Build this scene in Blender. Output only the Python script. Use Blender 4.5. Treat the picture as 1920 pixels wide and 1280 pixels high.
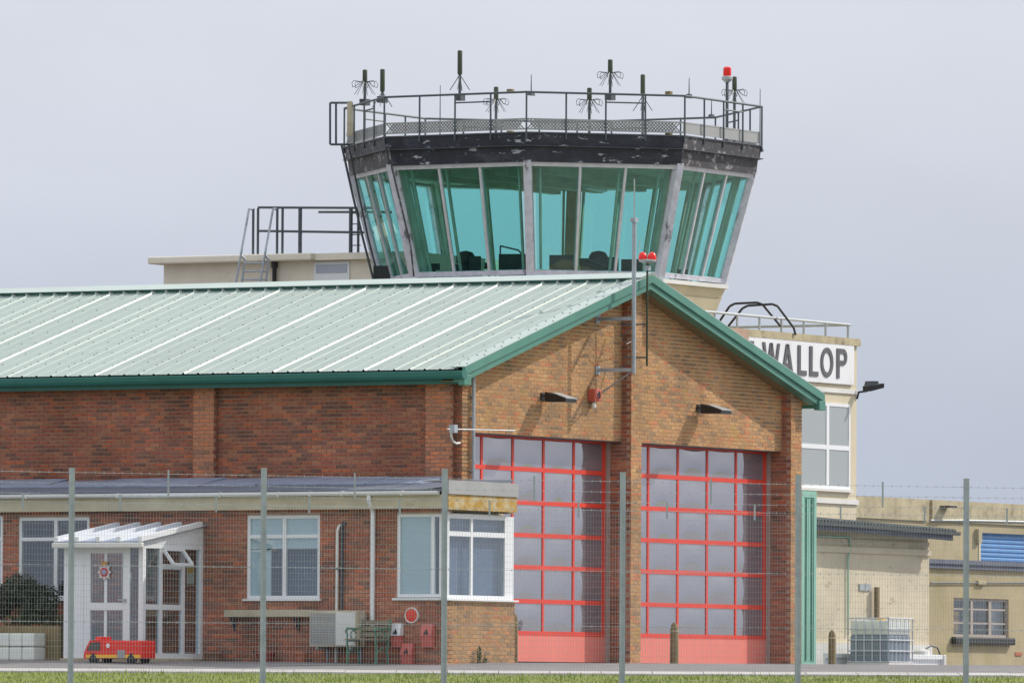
import bpy, bmesh, math, random
from mathutils import Vector, Matrix
random.seed(7)
for o in list(bpy.data.objects): bpy.data.objects.remove(o)
sc = bpy.context.scene
COL = sc.collection
R = math.radians

# ------------------------------------------------------------------ camera, sky, sun, exposure
F = 15500.0; ZC = -0.77
PITCH = math.atan(680 / F); ROLL = 0.005
Fw = Vector((0, math.cos(PITCH), math.sin(PITCH)))
R0 = Vector((1, 0, 0)); U0 = Vector((0, -math.sin(PITCH), math.cos(PITCH)))
CR = R0 * math.cos(ROLL) + U0 * math.sin(ROLL)
CU = -R0 * math.sin(ROLL) + U0 * math.cos(ROLL)
cam = bpy.data.cameras.new('camera'); cam.lens = F / 1920 * 36; cam.sensor_width = 36
cam.clip_start = 1; cam.clip_end = 9000
camo = bpy.data.objects.new('camera', cam); COL.objects.link(camo)
m = Matrix((CR, CU, -Fw)).transposed().to_4x4(); m.translation = Vector((0, 0, ZC))
camo.matrix_world = m
sc.camera = camo

AZ = math.atan2(1.637, 0.851); EL = R(39.1)
w = bpy.data.worlds.new('World'); sc.world = w; w.use_nodes = True
nt = w.node_tree; N = nt.nodes; L = nt.links; N.clear()
out = N.new('ShaderNodeOutputWorld'); bg = N.new('ShaderNodeBackground')
sky = N.new('ShaderNodeTexSky'); sky.sky_type = 'NISHITA'; sky.sun_disc = False
sky.sun_elevation = EL; sky.sun_rotation = AZ; sky.dust_density = 2.0
tc = N.new('ShaderNodeTexCoord'); sep = N.new('ShaderNodeSeparateXYZ'); L.new(tc.outputs['Generated'], sep.inputs[0])
ramp = N.new('ShaderNodeValToRGB'); cr = ramp.color_ramp
cr.elements[0].position = 0.0; cr.elements[0].color = (4.7, 5.35, 6.75, 1)
cr.elements[1].position = 1.0; cr.elements[1].color = (12.5, 12.7, 13.2, 1)
for p, c in ((0.03, (5.35, 5.95, 7.3, 1)), (0.08, (7.2, 7.5, 8.4, 1)), (0.3, (9.2, 9.5, 10.3, 1))):
    e = cr.elements.new(p); e.color = c
L.new(sep.outputs['Z'], ramp.inputs[0])
mp = N.new('ShaderNodeMapping'); mp.inputs['Scale'].default_value = (7, 7, 16); L.new(tc.outputs['Generated'], mp.inputs[0])
nz = N.new('ShaderNodeTexNoise'); nz.inputs['Scale'].default_value = 1.6; nz.inputs['Detail'].default_value = 4; L.new(mp.outputs[0], nz.inputs['Vector'])
mr = N.new('ShaderNodeMapRange'); mr.inputs[1].default_value = 0.3; mr.inputs[2].default_value = 0.7; mr.inputs[3].default_value = 0.93; mr.inputs[4].default_value = 1.06
L.new(nz.outputs[0], mr.inputs[0])
mul = N.new('ShaderNodeVectorMath'); mul.operation = 'SCALE'; L.new(ramp.outputs[0], mul.inputs[0]); L.new(mr.outputs[0], mul.inputs['Scale'])
mx = N.new('ShaderNodeMix'); mx.data_type = 'RGBA'; mx.inputs[0].default_value = 0.88
L.new(sky.outputs[0], mx.inputs[6]); L.new(mul.outputs[0], mx.inputs[7])
L.new(mx.outputs[2], bg.inputs[0]); bg.inputs[1].default_value = 0.1; L.new(bg.outputs[0], out.inputs[0])

sl = bpy.data.lights.new('sun', 'SUN'); sl.energy = 3.6; sl.angle = R(0.6); sl.color = (1, 0.94, 0.84)
so = bpy.data.objects.new('sun', sl); COL.objects.link(so)
Sdir = Vector((math.sin(AZ) * math.cos(EL), math.cos(AZ) * math.cos(EL), math.sin(EL)))
so.rotation_euler = Sdir.to_track_quat('Z', 'Y').to_euler(); so.location = (60, 100, 60)
vs = sc.view_settings; vs.view_transform = 'Standard'; vs.look = 'None'; vs.exposure = 0.0; vs.gamma = 1
sc.render.engine = 'CYCLES'

# ------------------------------------------------------------------ site frame: u along the gable, v along the long side
A = R(29.7)
G = Vector((math.sin(A), math.cos(A), 0)); LV = Vector((-math.cos(A), math.sin(A), 0))
ROTZ = math.atan2(G.y, G.x)
def ray(px, py): return Fw * F + CR * (px - 960) - CU * (py - 640)
r_ = ray(864, 1243); P0 = Vector((r_.x, r_.y, 0)) * (155 / r_.y)
CAM = Vector((0, 0, ZC))
def to_site(p): d = p - P0; return Vector((d.dot(G), d.dot(LV), p.z))
def to_world(s): return P0 + G * s[0] + LV * s[1] + Vector((0, 0, s[2]))
CS = to_site(CAM)
def rs(px, py): d = ray(px, py); return Vector((d.dot(G), d.dot(LV), d.z))
def onv(px, py, v): d = rs(px, py); return CS + d * ((v - CS.y) / d.y)
def onu(px, py, u): d = rs(px, py); return CS + d * ((u - CS.x) / d.x)
def ond(px, py, depth): d = ray(px, py); return to_site(CAM + d * (depth / d.y))
def onz(px, py, z): d = rs(px, py); return CS + d * ((z - CS.z) / d.z)
def gz(y):            # ground height over world depth: the apron falls away towards the camera
    if y >= 153.5: return 0.0
    t = 153.5 - y
    if t < 16: return -0.038 * t
    return max(-2.45, -0.608 - 0.0135 * (t - 16))
def gs(u, v): return gz(to_world((u, v, 0)).y)

# ------------------------------------------------------------------ mesh helpers (site coordinates)
class MB:
    def __init__(s): s.v = []; s.f = []; s.r = []; s.smooth = False
    def add(s, vs, fs, r=None):
        b = len(s.v); s.v.extend(Vector(p) for p in vs)
        rr = random.random() if r is None else r
        for f in fs: s.f.append([b + i for i in f]); s.r.append(rr)
        return s
    def box(s, u0, u1, v0, v1, z0, z1, r=None):
        u0, u1 = min(u0, u1), max(u0, u1); v0, v1 = min(v0, v1), max(v0, v1); z0, z1 = min(z0, z1), max(z0, z1)
        return s.add([(u0,v0,z0),(u1,v0,z0),(u1,v1,z0),(u0,v1,z0),(u0,v0,z1),(u1,v0,z1),(u1,v1,z1),(u0,v1,z1)],
              [(3,2,1,0),(4,5,6,7),(0,1,5,4),(1,2,6,5),(2,3,7,6),(3,0,4,7)], r)
    def bevbox(s, u0, u1, v0, v1, z0, z1, b):
        bm = bmesh.new(); bmesh.ops.create_cube(bm, size=1)
        for q in bm.verts: q.co = Vector(((u0+u1)/2 + q.co.x*abs(u1-u0), (v0+v1)/2 + q.co.y*abs(v1-v0), (z0+z1)/2 + q.co.z*abs(z1-z0)))
        bmesh.ops.bevel(bm, geom=bm.edges[:], offset=b, segments=2, affect='EDGES', profile=0.5)
        bm.verts.index_update()
        s.add([q.co.copy() for q in bm.verts], [[q.index for q in f.verts] for f in bm.faces]); bm.free(); return s
    def quad(s, a, b, c, d, r=None): return s.add([a,b,c,d], [(0,1,2,3)], r)
    def hull8(s, lo, hi, r=None):    # two loops of n points
        n = len(lo); fs = [tuple(range(n))[::-1], tuple(range(n, 2*n))]
        for i in range(n): j = (i+1) % n; fs.append((i, j, n+j, n+i))
        return s.add(list(lo)+list(hi), fs, r)
    def prism(s, poly, off, r=None):
        off = Vector(off); return s.hull8([Vector(p) for p in poly], [Vector(p)+off for p in poly], r)
    def bar(s, a, b, w, h, up=(0,0,1)):   # rectangular bar from a to b
        a = Vector(a); b = Vector(b); d = (b-a).normalized(); up = Vector(up)
        if abs(d.dot(up)) > .98: up = Vector((1,0,0))
        x = d.cross(up).normalized()*w/2; y = x.cross(d).normalized()*h/2
        lo = [a-x-y, a+x-y, a+x+y, a-x+y]; hi = [p+(b-a) for p in lo]
        return s.hull8(lo, hi)
    def tube(s, a, b, r, n=8, r2=None):
        a = Vector(a); b = Vector(b); d = (b-a).normalized(); up = Vector((0,0,1)) if abs(d.z) < .9 else Vector((1,0,0))
        x = d.cross(up).normalized(); y = x.cross(d); r2 = r if r2 is None else r2
        lo = [a + (x*math.cos(2*math.pi*i/n) + y*math.sin(2*math.pi*i/n))*r for i in range(n)]
        hi = [b + (x*math.cos(2*math.pi*i/n) + y*math.sin(2*math.pi*i/n))*r2 for i in range(n)]
        return s.hull8(lo, hi)
    def path(s, pts, r, n=8):
        for i in range(len(pts)-1): s.tube(pts[i], pts[i+1], r, n)
        return s
    def lathe(s, c, prof, n=16, axis=(0,0,1)):   # prof: (radius, height) list
        c = Vector(c); ax = Vector(axis).normalized(); up = Vector((0,0,1)) if abs(ax.z) < .9 else Vector((1,0,0))
        x = ax.cross(up).normalized(); y = ax.cross(x)
        vs = []; fs = []
        for (r, h) in prof:
            for i in range(n): t = 2*math.pi*i/n; vs.append(c + ax*h + (x*math.cos(t)+y*math.sin(t))*max(r,1e-4))
        for k in range(len(prof)-1):
            for i in range(n): j = (i+1) % n; fs.append((k*n+i, k*n+j, (k+1)*n+j, (k+1)*n+i))
        fs.append(tuple(range(n))[::-1]); fs.append(tuple(range((len(prof)-1)*n, len(prof)*n)))
        return s.add(vs, fs)
    def mesh(s, name, base):
        me = bpy.data.meshes.new(name); base = Vector(base)
        me.from_pydata([p-base for p in s.v], [], s.f)
        a = me.attributes.new('rnd', 'FLOAT', 'FACE')
        a.data.foreach_set('value', s.r)
        bm = bmesh.new(); bm.from_mesh(me); bmesh.ops.recalc_face_normals(bm, faces=bm.faces[:]); bm.to_mesh(me); bm.free()
        if s.smooth:
            me.polygons.foreach_set('use_smooth', [True]*len(me.polygons))
            try: me.set_sharp_from_angle(angle=R(35))
            except Exception: pass
        return me

def thing(name, label, cat, base, group=None):
    o = bpy.data.objects.new(name, None); COL.objects.link(o); o.empty_display_size = .2
    o.location = to_world(base); o.rotation_euler = (0, 0, ROTZ); o['label'] = label; o['category'] = cat
    if group: o['group'] = group
    o['_b'] = list(base)
    return o
def root(o):
    while o.parent: o = o.parent
    return o
def part(name, mb, mat, parent, label=None, kind=None, smooth=None):
    if smooth is not None: mb.smooth = smooth
    me = mb.mesh(name, root(parent)['_b']); me.materials.append(mat)
    o = bpy.data.objects.new(name, me); COL.objects.link(o); o.parent = parent
    if label: o['label'] = label
    if kind: o['kind'] = kind
    return o
def solo(name, mb, mat, label, cat, base, group=None, smooth=None):
    if smooth is not None: mb.smooth = smooth
    me = mb.mesh(name, base); me.materials.append(mat)
    o = bpy.data.objects.new(name, me); COL.objects.link(o); o.location = to_world(base); o.rotation_euler = (0,0,ROTZ)
    o['label'] = label; o['category'] = cat
    if group: o['group'] = group
    return o
def struct(name, mb, mat, kind='structure'):
    me = mb.mesh(name, (0,0,0)); me.materials.append(mat)
    o = bpy.data.objects.new(name, me); COL.objects.link(o); o.location = to_world((0,0,0)); o.rotation_euler = (0,0,ROTZ)
    o['kind'] = kind; return o

# ------------------------------------------------------------------ materials
def newmat(name):
    mt = bpy.data.materials.new(name); mt.use_nodes = True
    return mt, mt.node_tree.nodes, mt.node_tree.links, mt.node_tree.nodes['Principled BSDF']
def c4(c): return (c[0], c[1], c[2], 1)
def pm(name, col, rough=.6, var=.14, scale=2.5, metallic=0, bump=0, bscale=40, dirt_glint=None, stretch=(1,1,1), perobj=0, dirt2=None, fine=0):
    mt, N, L, P = newmat(name)
    P.inputs['Roughness'].default_value = rough; P.inputs['Metallic'].default_value = metallic
    ge = N.new('ShaderNodeNewGeometry'); mp = N.new('ShaderNodeMapping'); mp.inputs['Scale'].default_value = stretch
    mp.inputs['Rotation'].default_value = (0,0,-ROTZ)
    mp.vector_type = 'POINT'
    L.new(ge.outputs['Position'], mp.inputs[0])
    n = N.new('ShaderNodeTexNoise'); n.inputs['Scale'].default_value = scale; n.inputs['Detail'].default_value = 7; n.inputs['Roughness'].default_value = .65
    L.new(mp.outputs[0], n.inputs['Vector'])
    k = N.new('ShaderNodeMapRange'); k.inputs[1].default_value = .3; k.inputs[2].default_value = .7; k.inputs[3].default_value = 1-var; k.inputs[4].default_value = 1+var
    L.new(n.outputs[0], k.inputs[0]); fac = k.outputs[0]
    if perobj:
        oi = N.new('ShaderNodeObjectInfo'); q = N.new('ShaderNodeMapRange'); q.inputs[3].default_value = 1-perobj; q.inputs[4].default_value = 1+perobj
        L.new(oi.outputs['Random'], q.inputs[0]); mm = N.new('ShaderNodeMath'); mm.operation = 'MULTIPLY'; L.new(fac, mm.inputs[0]); L.new(q.outputs[0], mm.inputs[1]); fac = mm.outputs[0]
    sc_ = N.new('ShaderNodeVectorMath'); sc_.operation = 'SCALE'; sc_.inputs[0].default_value = col; L.new(fac, sc_.inputs['Scale'])
    cur = sc_.outputs[0]
    for d in (dirt_glint, dirt2):
        if d:
            dc, ds, t0, t1, amt = d[:5]; st = d[5] if len(d) > 5 else (1,1,1)
            mp2 = N.new('ShaderNodeMapping'); mp2.inputs['Scale'].default_value = st; mp2.inputs['Rotation'].default_value = (0,0,-ROTZ); L.new(ge.outputs['Position'], mp2.inputs[0])
            n2 = N.new('ShaderNodeTexNoise'); n2.inputs['Scale'].default_value = ds; n2.inputs['Detail'].default_value = 8; n2.inputs['Roughness'].default_value = .7
            L.new(mp2.outputs[0], n2.inputs['Vector'])
            k2 = N.new('ShaderNodeMapRange'); k2.inputs[1].default_value = t0; k2.inputs[2].default_value = t1; k2.inputs[4].default_value = amt; L.new(n2.outputs[0], k2.inputs[0])
            x = N.new('ShaderNodeMix'); x.data_type = 'RGBA'; L.new(k2.outputs[0], x.inputs[0]); L.new(cur, x.inputs[6]); x.inputs[7].default_value = c4(dc); cur = x.outputs[2]
    L.new(cur, P.inputs['Base Color'])
    if bump:
        nb = N.new('ShaderNodeTexNoise'); nb.inputs['Scale'].default_value = bscale; nb.inputs['Detail'].default_value = 5; L.new(ge.outputs['Position'], nb.inputs['Vector'])
        bp = N.new('ShaderNodeBump'); bp.inputs['Strength'].default_value = bump; bp.inputs['Distance'].default_value = .01; L.new(nb.outputs[0], bp.inputs['Height']); L.new(bp.outputs[0], P.inputs['Normal'])
    return mt
def brickmat(name, cols, lichen=None, soot=.35, soft=.4):
    mt, N, L, P = newmat(name); P.inputs['Roughness'].default_value = .85; P.inputs['Specular IOR Level'].default_value = .25
    at = N.new('ShaderNodeAttribute'); at.attribute_name = 'rnd'
    rp = N.new('ShaderNodeValToRGB'); rp.color_ramp.interpolation = 'CONSTANT'; el = rp.color_ramp.elements
    tot = sum(c[1] for c in cols); pos = 0; av = [sum(c[0][k]*c[1] for c in cols)/tot for k in range(3)]
    cols = [([c[0][k]*(1-soft)+av[k]*soft for k in range(3)], c[1]) for c in cols]
    for i, (c, wt) in enumerate(cols):
        if i < 2: e = el[i]; e.position = pos
        else: e = el.new(pos)
        e.color = c4(c); pos += wt/tot
    L.new(at.outputs['Fac'], rp.inputs[0])
    ge = N.new('ShaderNodeNewGeometry')
    n = N.new('ShaderNodeTexNoise'); n.inputs['Scale'].default_value = 22; n.inputs['Detail'].default_value = 6; L.new(ge.outputs['Position'], n.inputs['Vector'])
    k = N.new('ShaderNodeMapRange'); k.inputs[1].default_value = .3; k.inputs[2].default_value = .7; k.inputs[3].default_value = .8; k.inputs[4].default_value = 1.2; L.new(n.outputs[0], k.inputs[0])
    s1 = N.new('ShaderNodeVectorMath'); s1.operation = 'SCALE'; L.new(rp.outputs[0], s1.inputs[0]); L.new(k.outputs[0], s1.inputs['Scale'])
    n2 = N.new('ShaderNodeTexNoise'); n2.inputs['Scale'].default_value = .9; n2.inputs['Detail'].default_value = 6; L.new(ge.outputs['Position'], n2.inputs['Vector'])
    k2 = N.new('ShaderNodeMapRange'); k2.inputs[1].default_value = .35; k2.inputs[2].default_value = .65; k2.inputs[3].default_value = 1-soot; k2.inputs[4].default_value = 1.12; L.new(n2.outputs[0], k2.inputs[0])
    s2 = N.new('ShaderNodeVectorMath'); s2.operation = 'SCALE'; L.new(s1.outputs[0], s2.inputs[0]); L.new(k2.outputs[0], s2.inputs['Scale']); cur = s2.outputs[0]
    if lichen:
        lc, t0, t1, amt = lichen
        n3 = N.new('ShaderNodeTexNoise'); n3.inputs['Scale'].default_value = 1.5; n3.inputs['Detail'].default_value = 9; n3.inputs['Roughness'].default_value = .75; L.new(ge.outputs['Position'], n3.inputs['Vector'])
        k3 = N.new('ShaderNodeMapRange'); k3.inputs[1].default_value = t0; k3.inputs[2].default_value = t1; k3.inputs[4].default_value = amt; L.new(n3.outputs[0], k3.inputs[0])
        x = N.new('ShaderNodeMix'); x.data_type = 'RGBA'; L.new(k3.outputs[0], x.inputs[0]); L.new(cur, x.inputs[6]); x.inputs[7].default_value = c4(lc); cur = x.outputs[2]
    L.new(cur, P.inputs['Base Color'])
    nb = N.new('ShaderNodeTexNoise'); nb.inputs['Scale'].default_value = 90; L.new(ge.outputs['Position'], nb.inputs['Vector'])
    bp = N.new('ShaderNodeBump'); bp.inputs['Strength'].default_value = .4; bp.inputs['Distance'].default_value = .006; L.new(nb.outputs[0], bp.inputs['Height']); L.new(bp.outputs[0], P.inputs['Normal'])
    return mt
def glassmat(name, tint, refl=.08, rough=.0, wave=0, graze=.6):
    mt, N, L, P = newmat(name); N.remove(P); o = N['Material Output']
    t = N.new('ShaderNodeBsdfTransparent'); t.inputs[0].default_value = c4(tint)
    g = N.new('ShaderNodeBsdfGlossy'); g.inputs['Roughness'].default_value = rough; g.inputs[0].default_value = (1,1,1,1)
    lw = N.new('ShaderNodeLayerWeight'); lw.inputs[0].default_value = .5
    pw = N.new('ShaderNodeMath'); pw.operation = 'POWER'; L.new(lw.outputs['Facing'], pw.inputs[0]); pw.inputs[1].default_value = 4.0
    ml = N.new('ShaderNodeMath'); ml.operation = 'MULTIPLY'; L.new(pw.outputs[0], ml.inputs[0]); ml.inputs[1].default_value = graze
    a = N.new('ShaderNodeMath'); a.operation = 'ADD'; a.inputs[1].default_value = refl; L.new(ml.outputs[0], a.inputs[0]); a.use_clamp = True
    x = N.new('ShaderNodeMixShader'); L.new(a.outputs[0], x.inputs[0]); L.new(t.outputs[0], x.inputs[1]); L.new(g.outputs[0], x.inputs[2]); L.new(x.outputs[0], o.inputs[0])
    if wave:
        ge = N.new('ShaderNodeNewGeometry'); nb = N.new('ShaderNodeTexNoise'); nb.inputs['Scale'].default_value = 1.3; L.new(ge.outputs['Position'], nb.inputs['Vector'])
        bp = N.new('ShaderNodeBump'); bp.inputs['Strength'].default_value = wave; bp.inputs['Distance'].default_value = .02; L.new(nb.outputs[0], bp.inputs['Height']); L.new(bp.outputs[0], g.inputs['Normal'])
    return mt
def coated(name, col, refl, rough=.03):   # opaque sheet with a strong mirror coat (twin-wall panes)
    mt, N, L, P = newmat(name); o = N['Material Output']
    P.inputs['Base Color'].default_value = c4(col); P.inputs['Roughness'].default_value = .5
    g = N.new('ShaderNodeBsdfGlossy'); g.inputs['Roughness'].default_value = rough; g.inputs[0].default_value = (.95,.95,1,1)
    x = N.new('ShaderNodeMixShader'); x.inputs[0].default_value = refl; L.new(P.outputs[0], x.inputs[1]); L.new(g.outputs[0], x.inputs[2]); L.new(x.outputs[0], o.inputs[0])
    return mt

M = {}
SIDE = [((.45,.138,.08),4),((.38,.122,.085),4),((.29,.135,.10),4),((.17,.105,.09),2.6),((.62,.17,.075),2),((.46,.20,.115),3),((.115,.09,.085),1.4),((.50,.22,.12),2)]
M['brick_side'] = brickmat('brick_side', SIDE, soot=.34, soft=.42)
M['brick_pier'] = brickmat('brick_pier', [((.58,.24,.13),4),((.52,.22,.13),4),((.44,.20,.13),3),((.26,.15,.11),1.5),((.66,.22,.10),2)], soot=.2, soft=.3)
M['brick_gable'] = brickmat('brick_gable', [((.49,.275,.125),5),((.43,.25,.125),5),((.51,.21,.10),3),((.33,.225,.135),3),((.56,.17,.085),1.6),((.25,.18,.125),2.2),((.53,.32,.15),4),((.17,.14,.11),1.0)], lichen=((.40,.29,.06),.56,.70,.6), soot=.24, soft=.45)
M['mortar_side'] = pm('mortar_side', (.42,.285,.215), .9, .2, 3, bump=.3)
M['mortar_gable'] = pm('mortar_gable', (.74,.57,.37), .9, .12, 3, bump=.3)
M['roof'] = pm('roof_sheet', (.315,.385,.355), .42, .07, 1.2, stretch=(.35,6,1), perobj=.05, dirt_glint=((.62,.64,.60),1.1,.64,.72,.7,(.8,5,1)), dirt2=((.22,.26,.22),1.6,.52,.72,.45,(.3,5,1)))  # first layer paints pale glints into the sheet colour, second is dirt streaks
M['trim'] = pm('pale_trim', (.42,.50,.47), .4, .06, 1.5, perobj=.03)
M['green'] = pm('green_paint', (.075,.235,.185), .42, .12, 1.4, dirt_glint=((.13,.30,.24),3,.55,.75,.5))
M['green_gutter'] = pm('green_gutter', (.03,.16,.14), .4, .12, 1.2)
M['dark'] = pm('dark_void', (.015,.018,.017), .9, .1)
M['screw'] = pm('screw', (.07,.09,.085), .5, .2)
M['red'] = pm('red_door_paint', (.72,.055,.032), .38, .09, 1.5, dirt_glint=((.45,.06,.04),3.5,.56,.75,.4))
M['red_panel'] = pm('red_faded_panel', (.78,.22,.175), .3, .06, 1.2, dirt_glint=((.5,.08,.06),2,.6,.8,.4))
M['pane'] = coated('twin_wall_pane', (.14,.145,.185), .36, .015)
M['jamb'] = pm('jamb_strip', (.38,.33,.30), .6, .15)
M['white'] = pm('white_upvc', (.78,.80,.83), .35, .04, 1)
M['white_dirty'] = pm('white_dirty', (.68,.68,.66), .45, .10, 2, dirt_glint=((.35,.33,.25),4,.6,.8,.4))
M['cream_board'] = pm('cream_board', (.50,.45,.33), .7, .14, 2, dirt_glint=((.28,.24,.15),3,.55,.75,.6,(1,1,3)))
M['lichen_board'] = pm('lichen_board', (.42,.25,.045), .8, .25, 5, dirt_glint=((.50,.43,.28),4,.46,.60,.85,(1,1,1.6)), dirt2=((.40,.17,.02),4,.6,.75,.7), bump=.4)
M['lead'] = pm('lead_flashing', (.27,.32,.43), .5, .16, 2.5, dirt_glint=((.40,.46,.58),3,.52,.7,.7,(1,1,4)))
M['felt'] = pm('roof_felt', (.12,.135,.18), .7, .2, 2)
M['alu'] = pm('grey_capping', (.34,.345,.35), .5, .1, 1.6)
M['steel'] = pm('galvanised_steel', (.36,.40,.455), .5, .14, 6, metallic=.1)
M['steel_dark'] = pm('dark_steel', (.075,.085,.10), .5, .2, 6, metallic=.2)
M['rail'] = pm('rail_paint', (.07,.09,.105), .45, .18, 8)
M['rail_pale'] = pm('rail_pale', (.42,.45,.47), .45, .15, 6, metallic=.3)
M['black'] = pm('black_paint', (.018,.019,.022), .4, .2, 3)
M['cream'] = pm('cream_render', (.60,.54,.40), .85, .09, 1.3, bump=.25, dirt_glint=((.33,.25,.15),1.6,.60,.78,.5,(1,1,.6)))
M['cream_peel'] = pm('cream_render_worn', (.78,.72,.61), .85, .08, 1.3, bump=.3, dirt_glint=((.34,.15,.06),1.7,.66,.70,.8), dirt2=((.38,.33,.25),3,.58,.8,.5))
M['cream_crack'] = pm('cream_render_cracked', (.60,.53,.395), .85, .12, 1.0, bump=.5, bscale=14, dirt_glint=((.30,.23,.14),2.3,.58,.63,.6,(1,1,2.6)), dirt2=((.40,.37,.28),.8,.5,.7,.5))
M['olive'] = pm('stained_olive_render', (.42,.35,.215), .9, .12, .9, bump=.4, dirt_glint=((.30,.27,.09),1.2,.5,.7,.6), dirt2=((.22,.16,.09),2.4,.58,.74,.55,(1,1,.5)))
M['concrete'] = pm('stained_concrete', (.44,.38,.25), .9, .22, 1.6, bump=.4, dirt_glint=((.13,.11,.07),3,.52,.7,.7), dirt2=((.45,.42,.32),4,.6,.75,.5))
M['fascia_dark'] = pm('peeling_dark_fascia', (.02,.021,.038), .45, .35, 3, dirt_glint=((.50,.52,.58),2.6,.60,.63,.9,(1.0,1.0,3.0)), dirt2=((.10,.10,.14),2,.52,.7,.55,(1,1,2.5)))
M['fascia_worn'] = pm('worn_grey_fascia', (.06,.058,.066), .6, .3, 4, dirt_glint=((.34,.33,.35),2.6,.55,.60,.85,(1.5,1.5,1.6)), dirt2=((.02,.02,.03),5,.60,.66,.9))
M['post_worn'] = pm('weathered_lilac_paint', (.60,.60,.68), .6, .2, 6, dirt_glint=((.10,.09,.11),4,.57,.63,.85,(1,1,.5)), dirt2=((.62,.60,.62),7,.60,.7,.7))
M['mullion'] = pm('mullion_paint', (.58,.57,.61), .5, .14, 5)
M['cab_glass'] = glassmat('tinted_cab_glass', (.72,.94,.925), .05, 0, .12, .25)
M['win_glass'] = glassmat('window_glass', (.82,.88,.92), .10, 0, .15)
M['cab_in'] = pm('cab_interior', (.46,.47,.38), .8, .2, 2)
M['cab_col'] = pm('cab_column', (.42,.30,.18), .8, .2, 2)
M['cab_dark'] = pm('cab_desk', (.03,.035,.035), .6, .3, 3)
M['blind'] = pm('blind', (.80,.85,.80), .8, .05, 2, stretch=(1,1,20))
M['room'] = pm('room_panel', (.22,.26,.36), .9, .2, 1)
M['dim_interior'] = pm('dim_room', (.10,.085,.08), .9, .3, 1.5)  # dimness of the interior behind glass put into the colour
M['olive_ant'] = pm('olive_antenna', (.045,.06,.035), .6, .2, 8)
M['red_lens'] = pm('red_lens', (.85,.02,.012), .2, .1, 5)
M['siren'] = pm('siren_red', (.52,.11,.075), .5, .12, 8)
M['sign_white'] = pm('sign_white', (.78,.79,.82), .4, .05, 1.5, dirt_glint=((.45,.42,.36),3,.58,.75,.55,(2.5,2.5,.5)))
M['letter'] = pm('letter_grey', (.10,.10,.115), .5, .2, 3)
M['container'] = pm('container_green', (.25,.50,.41), .45, .1, 1.4)
M['tank_white'] = pm('tank_plastic', (.74,.77,.72), .35, .08, 2)
M['tank_blue'] = pm('tank_liquid', (.20,.25,.31), .35, .12, 2)
M['cage'] = pm('cage_steel', (.6,.62,.68), .4, .12, 6)
M['timber'] = pm('weathered_timber', (.22,.165,.085), .9, .2, 5, stretch=(3,3,.6), dirt_glint=((.12,.11,.05),4,.55,.7,.6))
M['blue'] = pm('blue_shutter', (.10,.27,.56), .5, .1, 2, dirt_glint=((.25,.33,.45),4,.62,.75,.5))
M['slate'] = pm('corrugated_dark', (.10,.115,.12), .6, .18, 2)
M['terracotta'] = pm('terracotta', (.42,.13,.07), .8, .15, 6)
M['pot_brown'] = pm('brown_pot', (.25,.12,.08), .7, .15, 6)
M['pot_red'] = pm('red_pot', (.28,.05,.04), .5, .15, 6)
M['box_red'] = pm('hopper_red', (.55,.13,.11), .5, .1, 5)
M['engine_red'] = pm('engine_red', (.75,.03,.02), .3, .08, 5)
M['yellow'] = pm('yellow_stripe', (.85,.48,.03), .4, .06, 5)
M['bench_green'] = pm('bench_green', (.07,.20,.13), .5, .15, 8)
M['bench_slat'] = pm('bench_slat', (.24,.21,.15), .8, .2, 8)
M['leaf'] = pm('leaf_green', (.06,.085,.03), .7, .4, 4)
M['leaf_dark'] = pm('leaf_dark', (.05,.062,.04), .7, .5, 4)
M['twig'] = pm('twig', (.20,.13,.075), .9, .3, 5)
M['asphalt'] = pm('asphalt', (.19,.175,.18), .9, .14, 1.3, bump=.5, bscale=60, dirt_glint=((.26,.25,.25),.9,.5,.7,.6))
M['kerb'] = pm('concrete_edging', (.46,.44,.43), .85, .12, 1.8, bump=.4, dirt_glint=((.28,.27,.24),3,.55,.75,.5))
M['grass_soil'] = pm('grass_ground', (.17,.21,.03), .95, .3, 2.5, bump=.6, bscale=30, dirt_glint=((.20,.19,.06),1.2,.5,.7,.5))
M['grass'] = pm('grass_blade', (.22,.28,.03), .7, .35, 1.6, dirt_glint=((.32,.31,.07),2,.55,.75,.4))
M['badge_red'] = pm('badge_red', (.55,.03,.06), .4, .05)
M['badge_blue'] = pm('badge_blue', (.30,.34,.50), .4, .05)
M['badge_silver'] = pm('badge_silver', (.62,.58,.56), .4, .1)
M['paper'] = pm('paper', (.70,.68,.55), .8, .05)
M['orange'] = pm('orange_curtain', (.60,.30,.05), .8, .1)

# ------------------------------------------------------------------ ground
g = MB()
ys = [-60, 0, 40, 80, 110, 125, 131, 134, 137, 139, 141, 143, 145, 147, 149, 151, 152.5, 153.5, 156, 165, 200, 300, 600, 1500, 4000]
xs = [-3000, -800, -200, -60, -25, -12, -6, 0, 6, 12, 25, 60, 200, 800, 3000]
def gw(x, y): s = to_site(Vector((x, y, 0))); return Vector((s.x, s.y, gz(y) - (max(0, y-600)*.004)))
gv = [gw(x, y) for y in ys for x in xs]
gf = [(j*len(xs)+i, j*len(xs)+i+1, (j+1)*len(xs)+i+1, (j+1)*len(xs)+i) for j in range(len(ys)-1) for i in range(len(xs)-1)]
g.add(gv, gf); struct('ground', g, M['grass_soil'])
def strip(y0, y1, dz, x0=-60, x1=80):
    b = MB(); yy = [y0] + [y for y in ys if y0 < y < y1] + [y1]
    vs_ = []
    for y in yy:
        for x in (x0, x1): p = gw(x, y); p.z += dz; vs_.append(p)
    b.add(vs_, [(2*i, 2*i+1, 2*i+3, 2*i+2) for i in range(len(yy)-1)]); return b
struct('apron', strip(148.6, 480, .006, -120, 780), M['asphalt'])  # stretched out of view over grass so the door panes reflect grey
k = MB()   # concrete edging kerb as separate slabs
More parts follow.
